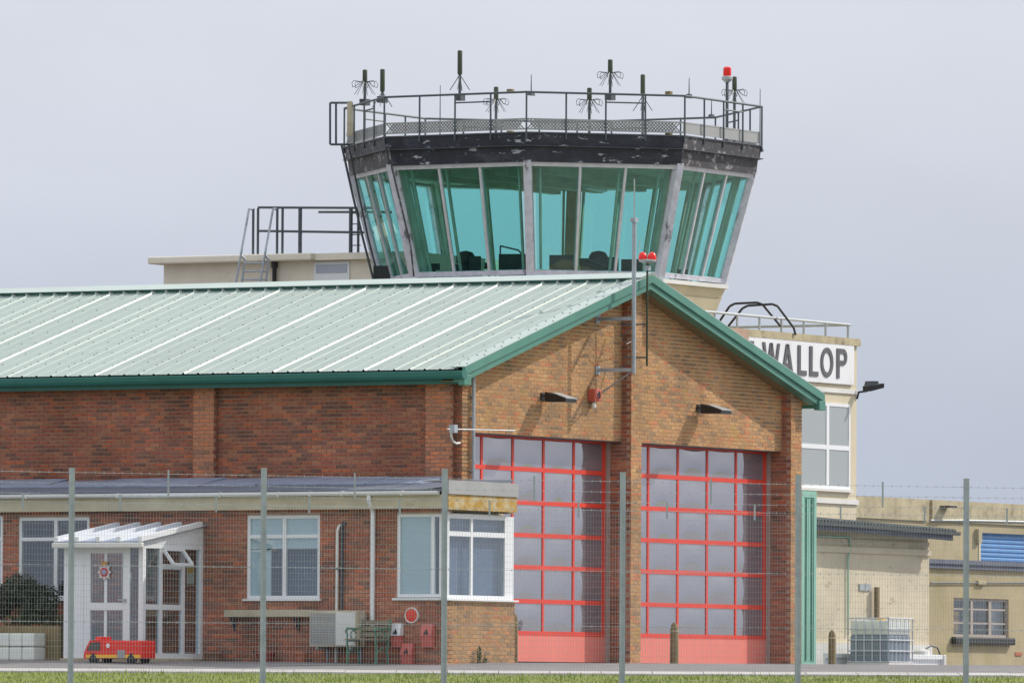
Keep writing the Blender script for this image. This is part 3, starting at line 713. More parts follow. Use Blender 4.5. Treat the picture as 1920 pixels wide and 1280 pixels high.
def window_u(par, rect, u, vbars, tz, blind=None, room='room', name='window', sill=True, fw=.06):
    v0, v1, z0, z1 = rect
    t = MB(); d0, d1 = u+.02, u+.09
    t.box(d0, d1, v0, v0+fw, z0, z1); t.box(d0, d1, v1-fw, v1, z0, z1)
    t.box(d0, d1, v0+fw, v1-fw, z0, z0+fw); t.box(d0, d1, v0+fw, v1-fw, z1-fw, z1)
    for vb in vbars: t.box(d0-.003, d1, vb-fw*.6, vb+fw*.6, z0+fw, z1-fw)
    edges = [v0+fw*.5]+sorted(vbars)+[v1-fw*.5]
    if tz: 
        for i in range(len(edges)-1): t.box(d0-.001, d1, edges[i]+fw*.5, edges[i+1]-fw*.5, tz-fw*.55, tz+fw*.55)
    wn = part(name, t, M['white'], par)
    zs = [z0+fw*.5]+([tz] if tz else [])+[z1-fw*.5]
    for i in range(len(edges)-1):
        for j in range(len(zs)-1):
            part('pane', MB().box(d0+.03, d0+.036, edges[i]+.02, edges[i+1]-.02, zs[j]+.02, zs[j+1]-.02), M['win_glass'], wn)
    if sill: part('sill', MB().box(u-.07, d1, v0-.05, v1+.05, z0-.035, z0-.002), M['white'], wn)
    if blind:
        for (b0, b1, y0, y1) in blind: part('blind', MB().box(u+.064, u+.072, b0, b1, y0, y1), M['blind'], wn)
    part('room_panel', MB().box(u+.6, u+.62, max(v0-.3, EV+.3), v1+.3, z0-.2, z1+.2), M[room], wn)
    return wn
vv = lambda px, rect=None: onu(px, 1050, UA).y
zz2 = lambda py, px=530: onu(px, py, UA).z
window_u(an, w2, UA, [vv(532)], zz2(1005), [(w2[0]+.05, w2[1]-.05, zz2(1028), w2[3]-.05), (w2[1]-.5, w2[1]-.06, w2[2]+.06, zz2(1030))])
window_u(an, w1, UA, [vv(103)], zz2(1010, 100), None, 'dim_interior')
window_u(an, w0, UA, [vv(-60)], zz2(1010, -60), None, 'dim_interior')
# bay window: long side + end side
bw = window_u(an, (EV+.10, wb[1], wb[2], wb[3]), UA, [vv(810)], None, [(EV+.3, wb[1]-.05, wb[2]+.05, wb[3]-.05)], sill=False)
part('sill', MB().box(UA-.07, UA+.09, EV-.06, wb[1]+.05, endz0-.03, endz0+.012), M['white'], bw)
ue0, ue1 = onv(838, 1050, EV).x, onv(952, 1050, EV).x
t = MB(); fw = .07; um = onv(886, 1050, EV).x; ztr = onv(886, 1001, EV).z; e0, e1 = EV+.02, EV+.09
t.box(UA+.0, UA+.12, EV+.0, EV+.098, endz0, endz1+.05)
t.box(ue1-fw, ue1, e0, e1, endz0, endz1); t.box(UA+.12, ue1-fw, e0, e1, endz0, endz0+fw); t.box(UA+.12, ue1-fw, e0, e1, endz1-fw, endz1+.02)
t.box(um-.04, um+.04, e0-.003, e1, endz0+fw, endz1-fw); t.box(UA+.12, um-.04, e0-.001, e1, ztr-.045, ztr+.045); t.box(um+.04, ue1-fw, e0-.001, e1, ztr-.045, ztr+.045)
t.box(ue1+.002, uend-.02, e0, EV+.2, endz0, endz1)
ewn = part('bay_window', t, M['white'], an)
for (a, b) in ((UA+.1, um), (um, ue1-.03)):
    for (c, d) in ((endz0+.03, ztr), (ztr, endz1-.03)): part('pane', MB().box(a, b, e0+.03, e0+.036, c, d), M['win_glass'], ewn)
part('sill', MB().box(UA-.07, onv(967, 1124, EV).x, EV-.07, EV+.09, endz0-.032, endz0-.001), M['white'], ewn)
part('curtain', MB().box(UA+.2, ue1-.05, EV+.16, EV+.18, endz0+.02, endz1-.02), M['room'], ewn)  # panel added behind the end panes to lift their darkness
# white downpipe
q = onu(699, 930, UA-.06); pz = onu(699, 1182, UA-.06).z
t = MB().path([(UA-.2, q.y, zgut-.07), (UA-.2, q.y, zf0+.15), (UA-.055, q.y, zf0-.05), (UA-.055, q.y, pz)], .042, 10); part('downpipe', t, M['white'], an, smooth=True)
t = MB(); q = onu(637, 985, UA-.03)
qz = lambda py: onu(637, py, UA).z
t.path([(UA+.02, q.y-.03, qz(985)), (UA-.05, q.y, qz(985)), (UA-.06, q.y+.03, qz(995)), (UA-.06, q.y+.05, -.2)], .028, 8); part('waste_pipe', t, M['white_dirty'], an, smooth=True)
part('vent_pipe', MB().tube((UA-.04, q.y-.06, qz(984)), (UA-.04, q.y-.06, qz(1142)), .03, 8).tube((UA-.04, q.y-.06, qz(984)), (UA+.01, q.y-.1, qz(980)), .045, 8), M['steel_dark'], an, smooth=True)
part('pipe_clip', MB().box(UA-.09, UA-.002, q.y-.1, q.y+.1, qz(1067), qz(1064)), M['steel_dark'], an)
part('telemetry_bracket', MB().box(UA-.06, UA-.001, onu(683,1157,UA).y-.06, onu(683,1157,UA).y+.06, onu(683,1165,UA).z, onu(683,1150,UA).z), M['jamb'], an)

# ------------------------------------------------------------------ porch
vr = onu(381, 1100, UA).y; uf = onv(268, 1100, vr).x
vl = onu(120, 1100, uf).y
zp0 = gs(uf, vr)-.05; zpe = onu(200, 1018, uf).z; zpt = onv(381, 988, vr).z; zb = zp0+.12
po = thing('glazed_porch', 'white framed glazed porch with sloping roof bars against the brick annex', 'porch', (uf, vr, zp0))
part('base_slab', MB().box(uf-.05, UA-.003, vr-.05, vl+.05, zp0-.3, zb), M['concrete'], po)
FWp = .09
t = MB()
for v in (vr+.05, vl-.05): t.box(uf, uf+.1, v-.05, v+.05, zb, zpe)
t.box(UA-.09, UA-.004, vr, vr+.1, zb, zpe); t.box(UA-.09, UA-.004, vl-.1, vl, zb, zpe)
t.box(uf-.002, uf+.102, vr+.1, vl-.1, zpe-.09, zpe); t.box(uf+.1, UA-.09, vr+.005, vr+.095, zpe-.09, zpe); t.box(uf+.1, UA-.09, vl-.095, vl-.005, zpe-.09, zpe)
t.box(uf+.1, UA-.09, vr+.005, vr+.095, zb, zb+.1); t.box(uf+.1, UA-.09, vl-.095, vl-.005, zb, zb+.1)
frm = part('frame', t, M['white'], po)
# triangular gable cheeks and roof
for v in (vr, vl-.06):
    part('side_cheek', MB().prism([(uf+.0, v, zpe+.002), (UA-.004, v, zpe+.002), (UA-.004, v, zpt), (uf+.0, v, zpe+.07)], (0, .06, 0)), M['white'], po)
a0 = Vector((uf-.18, 0, zpe+.02)); a1 = Vector((UA-.004, 0, zpt+.03))
part('roof_sheet', MB().prism([a0+Vector((0, vr-.08, -.004)), a1+Vector((0, vr-.08, -.004)), a1+Vector((0, vr-.08, .016)), a0+Vector((0, vr-.08, .016))], (0, vl-vr+.16, 0)), M['lead'], po)
n = 5
for i in range(n):
    v = vr-.05 + (vl-vr+.10)*i/(n-1); p = a0+Vector((-.03, v, .05)); q = a1+Vector((-.02, v, .05))
    part('glazing_bar', MB().bar(p, p.lerp(q, .93), .09, .09), M['white'], po)
part('front_gutter', MB().bevbox(uf-.26, uf-.16, vr-.12, vl+.12, zpe-.09, zpe+.01, .02), M['white_dirty'], po)
# front door
d0 = onu(240, 1100, uf).y; d1 = onu(158, 1100, uf).y; dz1 = onu(200, 1030, uf).z; dm = onu(200, 1136, uf).z; dvm = onu(196, 1100, uf).y
t = MB(); x0, x1 = uf+.02, uf+.08
o0, o1 = vr+.1, vl-.1
t.box(x0, x1, d0-.02, d0+.12, zb, zpe-.09); t.box(x0, x1, d1-.12, d1+.02, zb, zpe-.09)
t.box(x0, x1, d0+.12, d1-.12, zb, zb+.22); t.box(x0, x1, d0+.12, d1-.12, dz1-.06, zpe-.09); t.box(x0, x1, d0+.12, d1-.12, dm-.07, dm+.07)
t.box(x0+.02, x1-.02, dvm-.03, dvm+.03, zb+.2, dz1)
dr = part('door', t, M['white'], po)
for (c, e) in ((zb+.2, dm-.05), (dm+.05, dz1-.04)):
    for (a, b) in ((d0+.1, dvm-.03), (dvm+.03, d1-.1)): part('pane', MB().box(x0+.025, x0+.031, a, b, c, e), M['win_glass'], dr)
part('handle', MB().bar((x0-.05, d0+.05, dm+.12), (x0-.05, d0+.2, dm+.12), .025, .025).box(x0-.05, x0, d0+.05, d0+.08, dm+.08, dm+.14), M['rail_pale'], dr)
part('side_light', MB().box(x0, x1, o1-.02, d1+.03, zb, zpe-.09), M['white'], po)
part('side_light', MB().box(x0+.03, x0+.036, vr+.1, d0-.02, zb, zpe-.09), M['win_glass'], po)
# badge on the door
bc = onu(195, 1072, uf-.0); bc = Vector((x0-.012, bc.y, bc.z))
em = MB(); pts = []
for i in range(16):
    a = math.pi*2*i/16; r = .16 if i % 2 == 0 else .105; pts.append((bc.x, bc.y+r*math.cos(a), bc.z+r*math.sin(a)))
em.prism(pts, (.012, 0, 0)); bd = part('badge', em, M['badge_silver'], dr, label='star shaped crest with red ring')
part('badge_ring', MB().lathe((bc.x-.001, bc.y, bc.z), [(.085, 0), (.085, .006), (.06, .006), (.06, 0)], 20, (-1,0,0)), M['badge_red'], bd) if False else part('badge_ring', MB().lathe((bc.x-.001, bc.y, bc.z), [(.085, 0), (.085, .006), (.055, .007), (.05, .004)], 20, (-1,0,0)), M['badge_red'], dr)
part('badge_centre', MB().lathe((bc.x-.008, bc.y, bc.z), [(.05, 0), (.05, .004), (.02, .007)], 16, (-1,0,0)), M['badge_blue'], dr)
part('badge_crown', MB().prism([(bc.x-.002, bc.y-.05, bc.z+.13), (bc.x-.002, bc.y+.05, bc.z+.13), (bc.x-.002, bc.y+.06, bc.z+.2), (bc.x-.002, bc.y+.02, bc.z+.18), (bc.x-.002, bc.y, bc.z+.21), (bc.x-.002, bc.y-.02, bc.z+.18), (bc.x-.002, bc.y-.06, bc.z+.2)], (.01,0,0)), M['orange'], dr)
# side glazing of porch (faces right)
um1 = onv(304, 1100, vr).x; um2 = onv(346, 1100, vr).x; ums = onv(313, 1100, vr).x
t = MB(); y0, y1 = vr+.02, vr+.08; zt2 = onv(330, 1062, vr).z; zmid = onv(325, 1138, vr).z
for uu in (um1, um2): t.box(uu-.05, uu+.05, y0, y1, zb+.1, zpe-.09)
t.box(um1+.05, um2-.05, y0+.002, y1-.002, zt2-.05, zt2+.05); t.box(uf+.1, um1-.05, y0+.002, y1-.002, zmid-.05, zmid+.05); t.box(um1+.05, um2-.05, y0+.002, y1-.002, zmid-.05, zmid+.05)
sg = part('side_glazing', t, M['white'], po)
for (a, b) in ((uf+.1, um1-.05), (um1+.05, um2-.05), (um2+.05, UA-.09)):
    part('pane', MB().box(a, b, y0+.025, y0+.031, zb+.1, (zt2 if a == um1+.05 else zpe-.09)), M['win_glass'], sg)
# open top vent
h0 = Vector((um1+.06, y0-.004, zpe-.1)); h1 = Vector((um2-.06, y0-.004, zpe-.1)); o_ = Vector((0, -.22, -(zpe-.1-zt2)*.86))
t = MB(); t.bar(h0, h1, .07, .05); t.bar(h0+o_, h1+o_, .07, .05); t.bar(h0, h0+o_, .06, .05); t.bar(h1, h1+o_, .06, .05)
vn = part('vent_sash', t, M['white'], po); t = MB(); off = Vector((0,.008,0)); t.hull8([h0, h1, h1+o_, h0+o_], [h0+off, h1+off, h1+o_+off, h0+o_+off]); part('pane', t, M['win_glass'], vn)
nq = onv(362, 1078, vr); part('notice', MB().box(nq.x-.13, nq.x+.13, y0+.034, y0+.04, nq.z-.16, nq.z+.16), M['paper'], sg)
part('notice_head', MB().box(nq.x-.10, nq.x+.10, y0+.0335, y0+.0338, nq.z+.04, nq.z+.14), M['yellow'], sg)

# ------------------------------------------------------------------ small things along the annex
def gnd(p): return gs(p.x, p.y)
# air conditioner
a = onu(580, 1144, UA-.42); b = onu(668, 1212, UA-.42); th = thing('air_conditioner', 'boxy cream air conditioning unit with square fan grille under the shelf board', 'air conditioner', (UA-.22, b.y, b.z-.04))
part('case', MB().bevbox(UA-.42, UA-.08, b.y, a.y, b.z, a.z, .02), M['cream_board'], th)
gy0 = onu(628, 1180, UA-.42).y
t = MB()
for i in range(13):
    z = b.z+.06+(a.z-b.z-.12)*i/12; t.box(UA-.435, UA-.42, gy0, a.y-.04, z-.008, z+.008)
for i in range(9):
    y = gy0+(a.y-.04-gy0)*i/8; t.box(UA-.437, UA-.42, y-.006, y+.006, b.z+.05, a.z-.05)
part('grille', t, M['steel'], th); part('fan_recess', MB().box(UA-.4255, UA-.421, gy0+.004, a.y-.045, b.z+.05, a.z-.05), M['concrete'], th)
part('service_panel', MB().box(UA-.428, UA-.421, b.y+.03, gy0-.02, b.z+.03, a.z-.03), M['white_dirty'], th)
for y in (b.y+.15, a.y-.15): part('bracket', MB().bar((UA-.40, y, b.z-.02), (UA, y, b.z-.02), .04, .04).bar((UA-.01, y, b.z-.02), (UA-.01, y, b.z-.3), .04, .02), M['steel'], th)
# shelf board
a = onu(420, 1141, UA-.18); b = onu(584, 1156, UA-.18); th = thing('shelf_board', 'weathered cream board on a dark bracket beneath the annex window', 'shelf', (UA-.1, b.y, b.z))
part('board', MB().bevbox(UA-.2, UA-.003, b.y, a.y, b.z, a.z-.02, .012), M['cream_board'], th)
for px in (441, 560):
    q = onu(px, 1170, UA); part('bracket', MB().box(UA-.02, UA-.001, q.y-.02, q.y+.02, q.z-.12, b.z).bar((UA-.01, q.y, q.z-.1), (UA-.17, q.y, b.z-.01), .03, .02), M['steel_dark'], th)
# round sign
q = onu(773, 1153, UA); th = thing('round_sign', 'round orange red disc with white rim on the annex wall', 'sign', (UA, q.y, q.z))
part('rim', MB().lathe((UA-.002, q.y, q.z), [(.15, 0), (.15, .03), (.135, .045), (.115, .03)], 28, (-1,0,0)), M['white_dirty'], th, smooth=True)
part('face', MB().lathe((UA-.02, q.y, q.z), [(.12, 0), (.12, .018), (.06, .028), (.01, .03)], 28, (-1,0,0)), M['red'], th, smooth=True)
# wall hoppers
def hopper(px0, px1, py0, py1, tmat, label):
    a = onu(px0, py0, UA-.1); b = onu(px1, py1, UA-.1); th = thing('wall_bin', label, 'bin', (UA-.06, b.y, b.z), 'small bins on the annex wall')
    zm = a.z-(a.z-b.z)*.5
    part('body', MB().prism([(UA-.002, b.y, b.z), (UA-.12, b.y, b.z+.02), (UA-.14, b.y, zm), (UA-.002, b.y, zm)], (0, a.y-b.y, 0)), M['box_red'], th)
    part('hood', MB().prism([(UA-.002, b.y-.006, zm+.002), (UA-.15, b.y-.006, zm+.002), (UA-.09, b.y-.006, a.z), (UA-.002, b.y-.006, a.z)], (0, a.y-b.y+.012, 0)), tmat, th)
    m_ = (a.y+b.y)/2; part('slot', MB().prism([(UA-.149, m_-.05, zm+.03), (UA-.149, m_+.05, zm+.03), (UA-.115, m_, zm+.13)], (-.008, 0, .004)), M['black'], th)
hopper(735, 751, 1168, 1214, M['white'], 'small red wall bin with a white hood near the green bench')
hopper(791, 810, 1169, 1214, M['box_red'], 'all red wall bin mounted high beside the annex corner')
hopper(753, 773, 1205, 1250, M['box_red'], 'all red wall bin mounted low between two others')
# bench
q0 = onu(735, 1240, UA-.2); q1 = onu(646, 1240, UA-.75); bz = gs(UA-.6, q0.y)-.0
th = thing('garden_bench', 'small garden bench with green scrolled metal ends and worn slats', 'bench', (UA-.5, q0.y, bz))
for y in (q0.y+.04, q1.y-.04):
    t = MB(); P3 = lambda d, z: Vector((UA-d, y, bz+z))
    t.path([P3(.72, 0), P3(.70, .25), P3(.74, .44)], .022, 6).path([P3(.28, 0), P3(.32, .25), P3(.28, .45), P3(.20, .84)], .022, 6)
    t.path([P3(.76, .62), P3(.70, .67), P3(.45, .66), P3(.25, .68)], .022, 6).path([P3(.74, .44), P3(.72, .55), P3(.78, .62), P3(.74, .68)], .018, 6)
    c = P3(.5, .55)
    for k_ in range(10):
        a0_, a1_ = k_*.63, (k_+1)*.63; t.tube(c+Vector((.10*math.cos(a0_), 0, .08*math.sin(a0_))), c+Vector((.10*math.cos(a1_), 0, .08*math.sin(a1_))), .012, 5)
    t.path([P3(.74, .44), P3(.28, .45)], .02, 6); t.path([P3(.7, .2), P3(.5, .32), P3(.32, .2)], .014, 5)
    part('end_frame', t, M['bench_green'], th, smooth=True)
for i in range(5): part('seat_slat', MB().bevbox(UA-.75+i*.095, UA-.75+i*.095+.075, q0.y, q1.y, bz+.455, bz+.48, .006), M['bench_slat'], th)
for i in range(3): part('back_slat', MB().bar((UA-.265+i*.03, q0.y, bz+.56+.11*i), (UA-.265+i*.03, q1.y, bz+.56+.11*i), .022, .085), M['bench_slat'], th)
# pots
def pot(px, wpx, py, mt, label, plant=False):
    q = onu(px, py, UA-.3); u = UA-.3; z = gs(u, q.y); r = wpx/100/2/.95; h = max(.18, q.z-z)
    th = thing('plant_pot', label, 'pot', (u, q.y, z), 'pots along the annex wall')
    part('pot', MB().lathe((u, q.y, z), [(r*.7, 0), (r*.95, h*.8), (r*1.06, h*.8), (r*1.06, h), (r*.9, h), (r*.86, h*.86)], 18), mt, th, smooth=True)
    part('soil', MB().lathe((u, q.y, z+h*.84), [(r*.88, 0), (r*.5, .02)], 14), M['twig'], th)
pot(565, 25, 1222, M['terracotta'], 'upright terracotta pot beneath the air conditioner')
pot(498, 36, 1223, M['pot_red'], 'dark red flower pot beneath the shelf board')
pot(400, 36, 1228, M['pot_brown'], 'wide brown pot beside the porch wall')
# shrub in timber planter
q = onu(-30, 1200, UA-1.3); pu0, pu1 = UA-1.9, UA-.5; pv1 = onu(-60, 1200, pu0).y; pv0 = onu(112, 1200, pu0).y; pz = gs(pu0, pv0)-.02; pzt = onu(60, 1172, pu0).z
th = thing('timber_planter', 'weathered timber planter box holding the dark shrub beside the porch', 'planter', (pu0, pv0, pz))
for i in range(4):
    h = (pzt-pz)/4; part('board', MB().box(pu0, pu0+.05, pv0, pv1, pz+h*i+.004, pz+h*(i+1)), M['timber'], th)
    part('board', MB().box(pu0+.051, pu1, pv0, pv0+.05, pz+h*i+.004, pz+h*(i+1)), M['timber'], th)
part('soil', MB().box(pu0+.051, pu1, pv0+.051, pv1, pz, pzt-.06), M['twig'], th)
a = onu(10, 1186, pu0-.12); b = onu(80, 1228, pu0-.12); zb_ = gs(pu0-.3, b.y)
th = thing('white_crate', 'white plastic block crate standing against the timber planter', 'crate', (pu0-.25, b.y, zb_))
for i in range(3):
    for j in range(2):
        wv = (a.y-b.y)/3; hh = (a.z-zb_)/2
        part('block', MB().bevbox(pu0-.42, pu0-.01, b.y+wv*i+.006, b.y+wv*(i+1)-.006, zb_+hh*j+.006, zb_+hh*(j+1)-.006, .025), M['tank_white'], th)
def leafball(mb, c, rad, n, size, flat=1.0):
    for i in range(n):
        d = Vector((random.gauss(0,1), random.gauss(0,1), random.gauss(0,1))).normalized()*random.uniform(.35, 1.0)**.5
        p = Vector(c)+Vector((d.x*rad[0], d.y*rad[1], d.z*rad[2]))
        a = Vector((random.uniform(-1,1), random.uniform(-1,1), random.uniform(-.4,1))).normalized()*size*random.uniform(.6,1.5); b = a.cross(Vector((random.uniform(-1,1), random.uniform(-1,1), random.uniform(-1,1)))).normalized()*size*.28
        mb.add([p-a, p+b, p+a, p-b], [(0,1,2,3)])
cz = onu(40, 1118, UA-1.2).z; cvv = onu(38, 1125, UA-1.2).y
th = thing('dark_shrub', 'dark dense evergreen shrub with bare twigs in the timber planter', 'shrub', (UA-1.2, cvv, pzt-.06))
mb = MB()
for i in range(16):
    a = random.uniform(-.75,.85); hh = random.uniform(-.25,.28)-abs(a)*.12
    leafball(mb, (UA-1.2+random.uniform(-.35,.35), cvv+a, cz+hh), (.3,.32,.26), 300, .06)
part('foliage', mb, M['leaf_dark'], th, kind='stuff')
t = MB()
for i in range(14):
    y = cvv+random.uniform(-.5,.5); t.path([(UA-1.2+random.uniform(-.1,.1), cvv+random.uniform(-.2,.2), pzt-.06), (UA-1.3, y*.6+cvv*.4, cz-.2), (UA-1.35+random.uniform(-.2,.2), y, cz+random.uniform(-.1,.35))], .012, 5)
part('stem', t, M['twig'], th)
mb = MB(); th = thing('leafy_plant', 'low bright green leafy plants edging the timber planter', 'plant', (pu0+.2, pv0+.6, pzt-.06))
for i in range(10): leafball(mb, (pu0+.12+random.uniform(0,.2), pv0+.05+random.uniform(0,1.3), pzt+.02+random.uniform(0,.12)), (.12,.14,.1), 120, .035)
part('foliage', mb, M['leaf'], th, kind='stuff')
# miniature fire engine
eu = uf-1.0; e0 = onu(265, 1225, eu).y; e1 = onu(156, 1225, eu).y; ez = gs(eu, e0)-.0; eh_ = onu(230, 1200, eu).z-ez; ew_ = .5
th = thing('model_fire_engine', 'child sized red fire engine model with yellow stripe parked at the porch', 'model vehicle', (eu+.25, e0, ez))
cabv = e1-.42
part('body', MB().bevbox(eu, eu+ew_, e0, cabv+.05, ez+.10, ez+eh_, .03), M['engine_red'], th)
part('cab', MB().prism([(eu+.01, cabv, ez+.10), (eu+.01, e1, ez+.10), (eu+.01, e1-.02, ez+eh_*.55), (eu+.01, e1-.13, ez+eh_*1.0), (eu+.01, cabv, ez+eh_*1.02)], (ew_-.02, 0, 0)), M['engine_red'], th)
part('cab_window', MB().prism([(eu-.002, cabv+.06, ez+eh_*.58), (eu-.002, e1-.08, ez+eh_*.58), (eu-.002, e1-.16, ez+eh_*.92), (eu-.002, cabv+.06, ez+eh_*.94)], (.01, 0, 0)), M['dim_interior'], th)
part('stripe', MB().box(eu-.008, eu+.01, e0+.02, e1-.06, ez+eh_*.26, ez+eh_*.40), M['yellow'], th)
part('locker', MB().box(eu-.012, eu+.01, e0+.35, e0+.52, ez+.11, ez+eh_*.6), M['alu'], th)
part('blue_light', MB().lathe((eu+.2, e1-.25, ez+eh_*1.0), [(.05, 0), (.055, .04), (.03, .08)], 10), M['badge_blue'], th, smooth=True)
part('roof_beacon', MB().bevbox(eu+.06, eu+.44, e1-.34, e1-.22, ez+eh_, ez+eh_+.07, .015), M['red_lens'], th)
for y in (e0+.22, e1-.22):
    for x in (eu-.01, eu+ew_-.05):
        wl = part('wheel', MB().lathe((x, y, ez+.10), [(.06, 0), (.10, .005), (.10, .055), (.06, .06)], 16, (1,0,0)), M['black'], th, smooth=True)
part('door_badge', MB().lathe((eu-.001, cabv-.12, ez+eh_*.78), [(.04, 0), (.04, .006), (.02, .008)], 14, (-1,0,0)), M['white'], th)
# weeds at bay base
for (px, hh, lab) in ((899, .34, 'tall green weed growing at the foot of the annex end wall'), (909, .17, 'short green weed beside a taller weed at the wall foot')):
    q = onv(px, 1240, EV-.08); z = gs(q.x, EV-.08); mb = MB()
    for i in range(int(hh*10)): leafball(mb, (q.x, EV-.08, z+.04+i*.1), (.05,.05,.07), 50, .03)
    th = thing('weed', lab, 'weed', (q.x, EV-.08, z)); part('leaves', mb, M['leaf'], th, kind='stuff'); part('stalk', MB().tube((q.x, EV-.08, z-.02), (q.x, EV-.08, z+hh), .008, 5), M['twig'], th)
# bollards
def bollard(px, py0, py1, wpx, v, label):
    b = onv(px, py1, v); t_ = onv(px, py0, v); r = wpx/2/96; z0 = gs(b.x, v)
    th = thing('timber_bollard', label, 'bollard', (b.x, v, z0), 'timber bollards on the apron')
    part('post', MB().lathe((b.x, v, z0-.05), [(r*1.05, 0), (r, .3), (r*.96, t_.z-z0-.08), (r*.75, t_.z-z0), (r*.2, t_.z-z0+.05)], 12), M['timber'], th, smooth=True)
    part('band', MB().lathe((b.x, v, t_.z-.18), [(r*1.02, 0), (r*1.02, .03)], 12), M['concrete'], th)
bollard(1264, 1166, 1245, 16, -1.2, 'round topped timber bollard in front of the red door')
bollard(1560, 1180, 1248, 15, -.4, 'round topped timber bollard beside the green container')
bollard(966, 1150, 1242, 9, -1.05, 'slim leaning timber bollard at the annex corner')

# ------------------------------------------------------------------ control tower
TD = 182.0; tc_ = ond(1035, 400, TD); UT, VT = tc_.x, tc_.y
TB = (UT, VT, 0)
ct = thing('control_tower', 'airfield control tower with octagonal tinted glass cab above cream rendered blocks', 'control tower', TB)
def octp(k, r, z): a = R(22.5+45*k); return Vector((UT+r*math.cos(a), VT+r*math.sin(a), z))
px2m = TD/F
nk = min(range(8), key=lambda k: octp(k, 4, 0).dot(Vector((rs(1035,400).x, rs(1035,400).y, 0))))
dn = (to_world(octp(nk, 4.5, 0))).y
zt = lambda py: CAM.z + (1320-py+.0)*dn/F + .002
ZFT, ZFM, ZFB = zt(249), zt(272), zt(302)
RT = 390*px2m; RW = 378*px2m
dn2 = to_world(octp(nk, 3.8, 0)).y
ZWB = CAM.z + (1320-513)*dn2/F; RB = 322*px2m
ZWT = ZFB+.03
def ring(mb, r0, z0, r1, z1, k, th_=.1):
    a0, b0 = octp(k, r0, z0), octp(k+1, r0, z0); a1, b1 = octp(k, r1, z1), octp(k+1, r1, z1)
    i0, j0 = octp(k, r0-th_, z0), octp(k+1, r0-th_, z0); i1, j1 = octp(k, r1-th_, z1), octp(k+1, r1-th_, z1)
    mb.hull8([a0, b0, j0, i0], [a1, b1, j1, i1])
ctr = lambda z: Vector((UT, VT, z))
t = MB(); t.hull8([octp(k, RT-.12, ZFB+.08) for k in range(8)], [octp(k, RT-.12, ZFT-.06) for k in range(8)]); part('roof_slab', t, M['cab_in'], ct)
front = {nk % 8, (nk-1) % 8}
for k in range(8):
    mt = M['fascia_dark'] if k in front else M['fascia_worn']
    t = MB(); ring(t, RT+.02, ZFM+.003, RT+.05, ZFT, k, .14); fa = part('fascia', t, mt, ct)
    t = MB(); ring(t, RT-.06, ZFB, RT-.02, ZFM, k, .09); part('lower_fascia', t, M['fascia_dark'] if k in front else M['fascia_worn'], ct)
    t = MB(); ring(t, RT+.10, ZFM-.012, RT+.10, ZFM+.002, k, .14); part('drip_edge', t, M['steel_dark'], ct)
    t = MB(); ring(t, RT+.08, ZFT+.001, RT+.08, ZFT+.03, k, .3); part('roof_edge', t, M['steel_dark'], ct)
# cab windows
for k in range(8):
    A0, A1, B0, B1 = octp(k, RB, ZWB), octp(k, RW, ZWT), octp(k+1, RB, ZWB), octp(k+1, RW, ZWT)
    nrm = (B0-A0).cross(A1-A0).normalized()
    if nrm.dot(A0-ctr(ZWB)) < 0: nrm = -nrm
    isfront = k in front
    vis = nrm.dot(Vector((CS.x-UT, CS.y-VT, 0))) > 0
    P2 = lambda s, q: A0.lerp(B0, s).lerp(A1.lerp(B1, s), q)
    wn = part('cab_window', MB().bar(P2(.0,.018), P2(1,.018), .10, .10, nrm), M['post_worn'], ct)
    part('head_rail', MB().bar(P2(0,.975), P2(1,.975), .10, .09, nrm), M['mullion'], wn)
    for s in (.10, .36, .63, .90): part('inner_mullion', MB().bar(P2(s,.03)-nrm*.22, P2(s,.97)-nrm*.22, .045, .06, nrm), M['cab_in'], wn)
    e = .045
    for i in range(1, 3):
        s = e+(1-2*e)*i/3; part('mullion', MB().bar(P2(s,.035), P2(s,.965), .055, .07, nrm), M['mullion'], wn)
    for i in range(3):
        s0 = e+(1-2*e)*i/3+.006; s1 = e+(1-2*e)*(i+1)/3-.006
        c = [P2(s0,.03), P2(s1,.03), P2(s1,.97), P2(s0,.97)]
        part('pane', MB().prism(c, nrm*-.008), M['cab_glass'], wn)
    t = MB(); t.bar(octp(k, RB, ZWB-.02), octp(k, RW, ZWT+.02), .17, .17, (octp(k,1,0)-ctr(0))); part('corner_post', t, M['post_worn'], ct)
    # inner posts (dark) behind each outer corner and mullion
    t = MB(); thick = .30 if k == (nk+4) % 8 else .13
    t.bar(octp(k, RB-.28, ZWB), octp(k, RW-.28, ZWT+.05), thick, thick, (octp(k,1,0)-ctr(0))); part('inner_post', t, M['cab_col'] if thick > .2 else M['cab_in'], ct)
    t = MB(); ring(t, RB+.14, ZWB-.14, RB+.14, ZWB-.05, k, .5); part('sill', t, M['white_dirty'] if not isfront else M['post_worn'], ct)
# ceiling, floor, lower body
part('ceiling', MB().hull8([octp(k, RW-.15, ZWT-.04) for k in range(8)], [octp(k, RW-.15, ZWT+.1) for k in range(8)]), M['cab_in'], ct)
t = MB()
for s in (-1.6, -.5, .6, 1.7): t.box(UT-3.2, UT+3.2, VT+s-.12, VT+s+.12, ZWT-.24, ZWT-.041)
part('ceiling_beam', t, M['cab_in'], ct)
part('cab_floor', MB().hull8([octp(k, RB-.02, ZWB-.35) for k in range(8)], [octp(k, RB-.02, ZWB-.15) for k in range(8)]), M['cab_dark'], ct)
part('cab_base', MB().hull8([octp(k, RB-.75, ZWB-2.2) for k in range(8)], [octp(k, RB+.06, ZWB-.142) for k in range(8)]), M['cream'], ct)
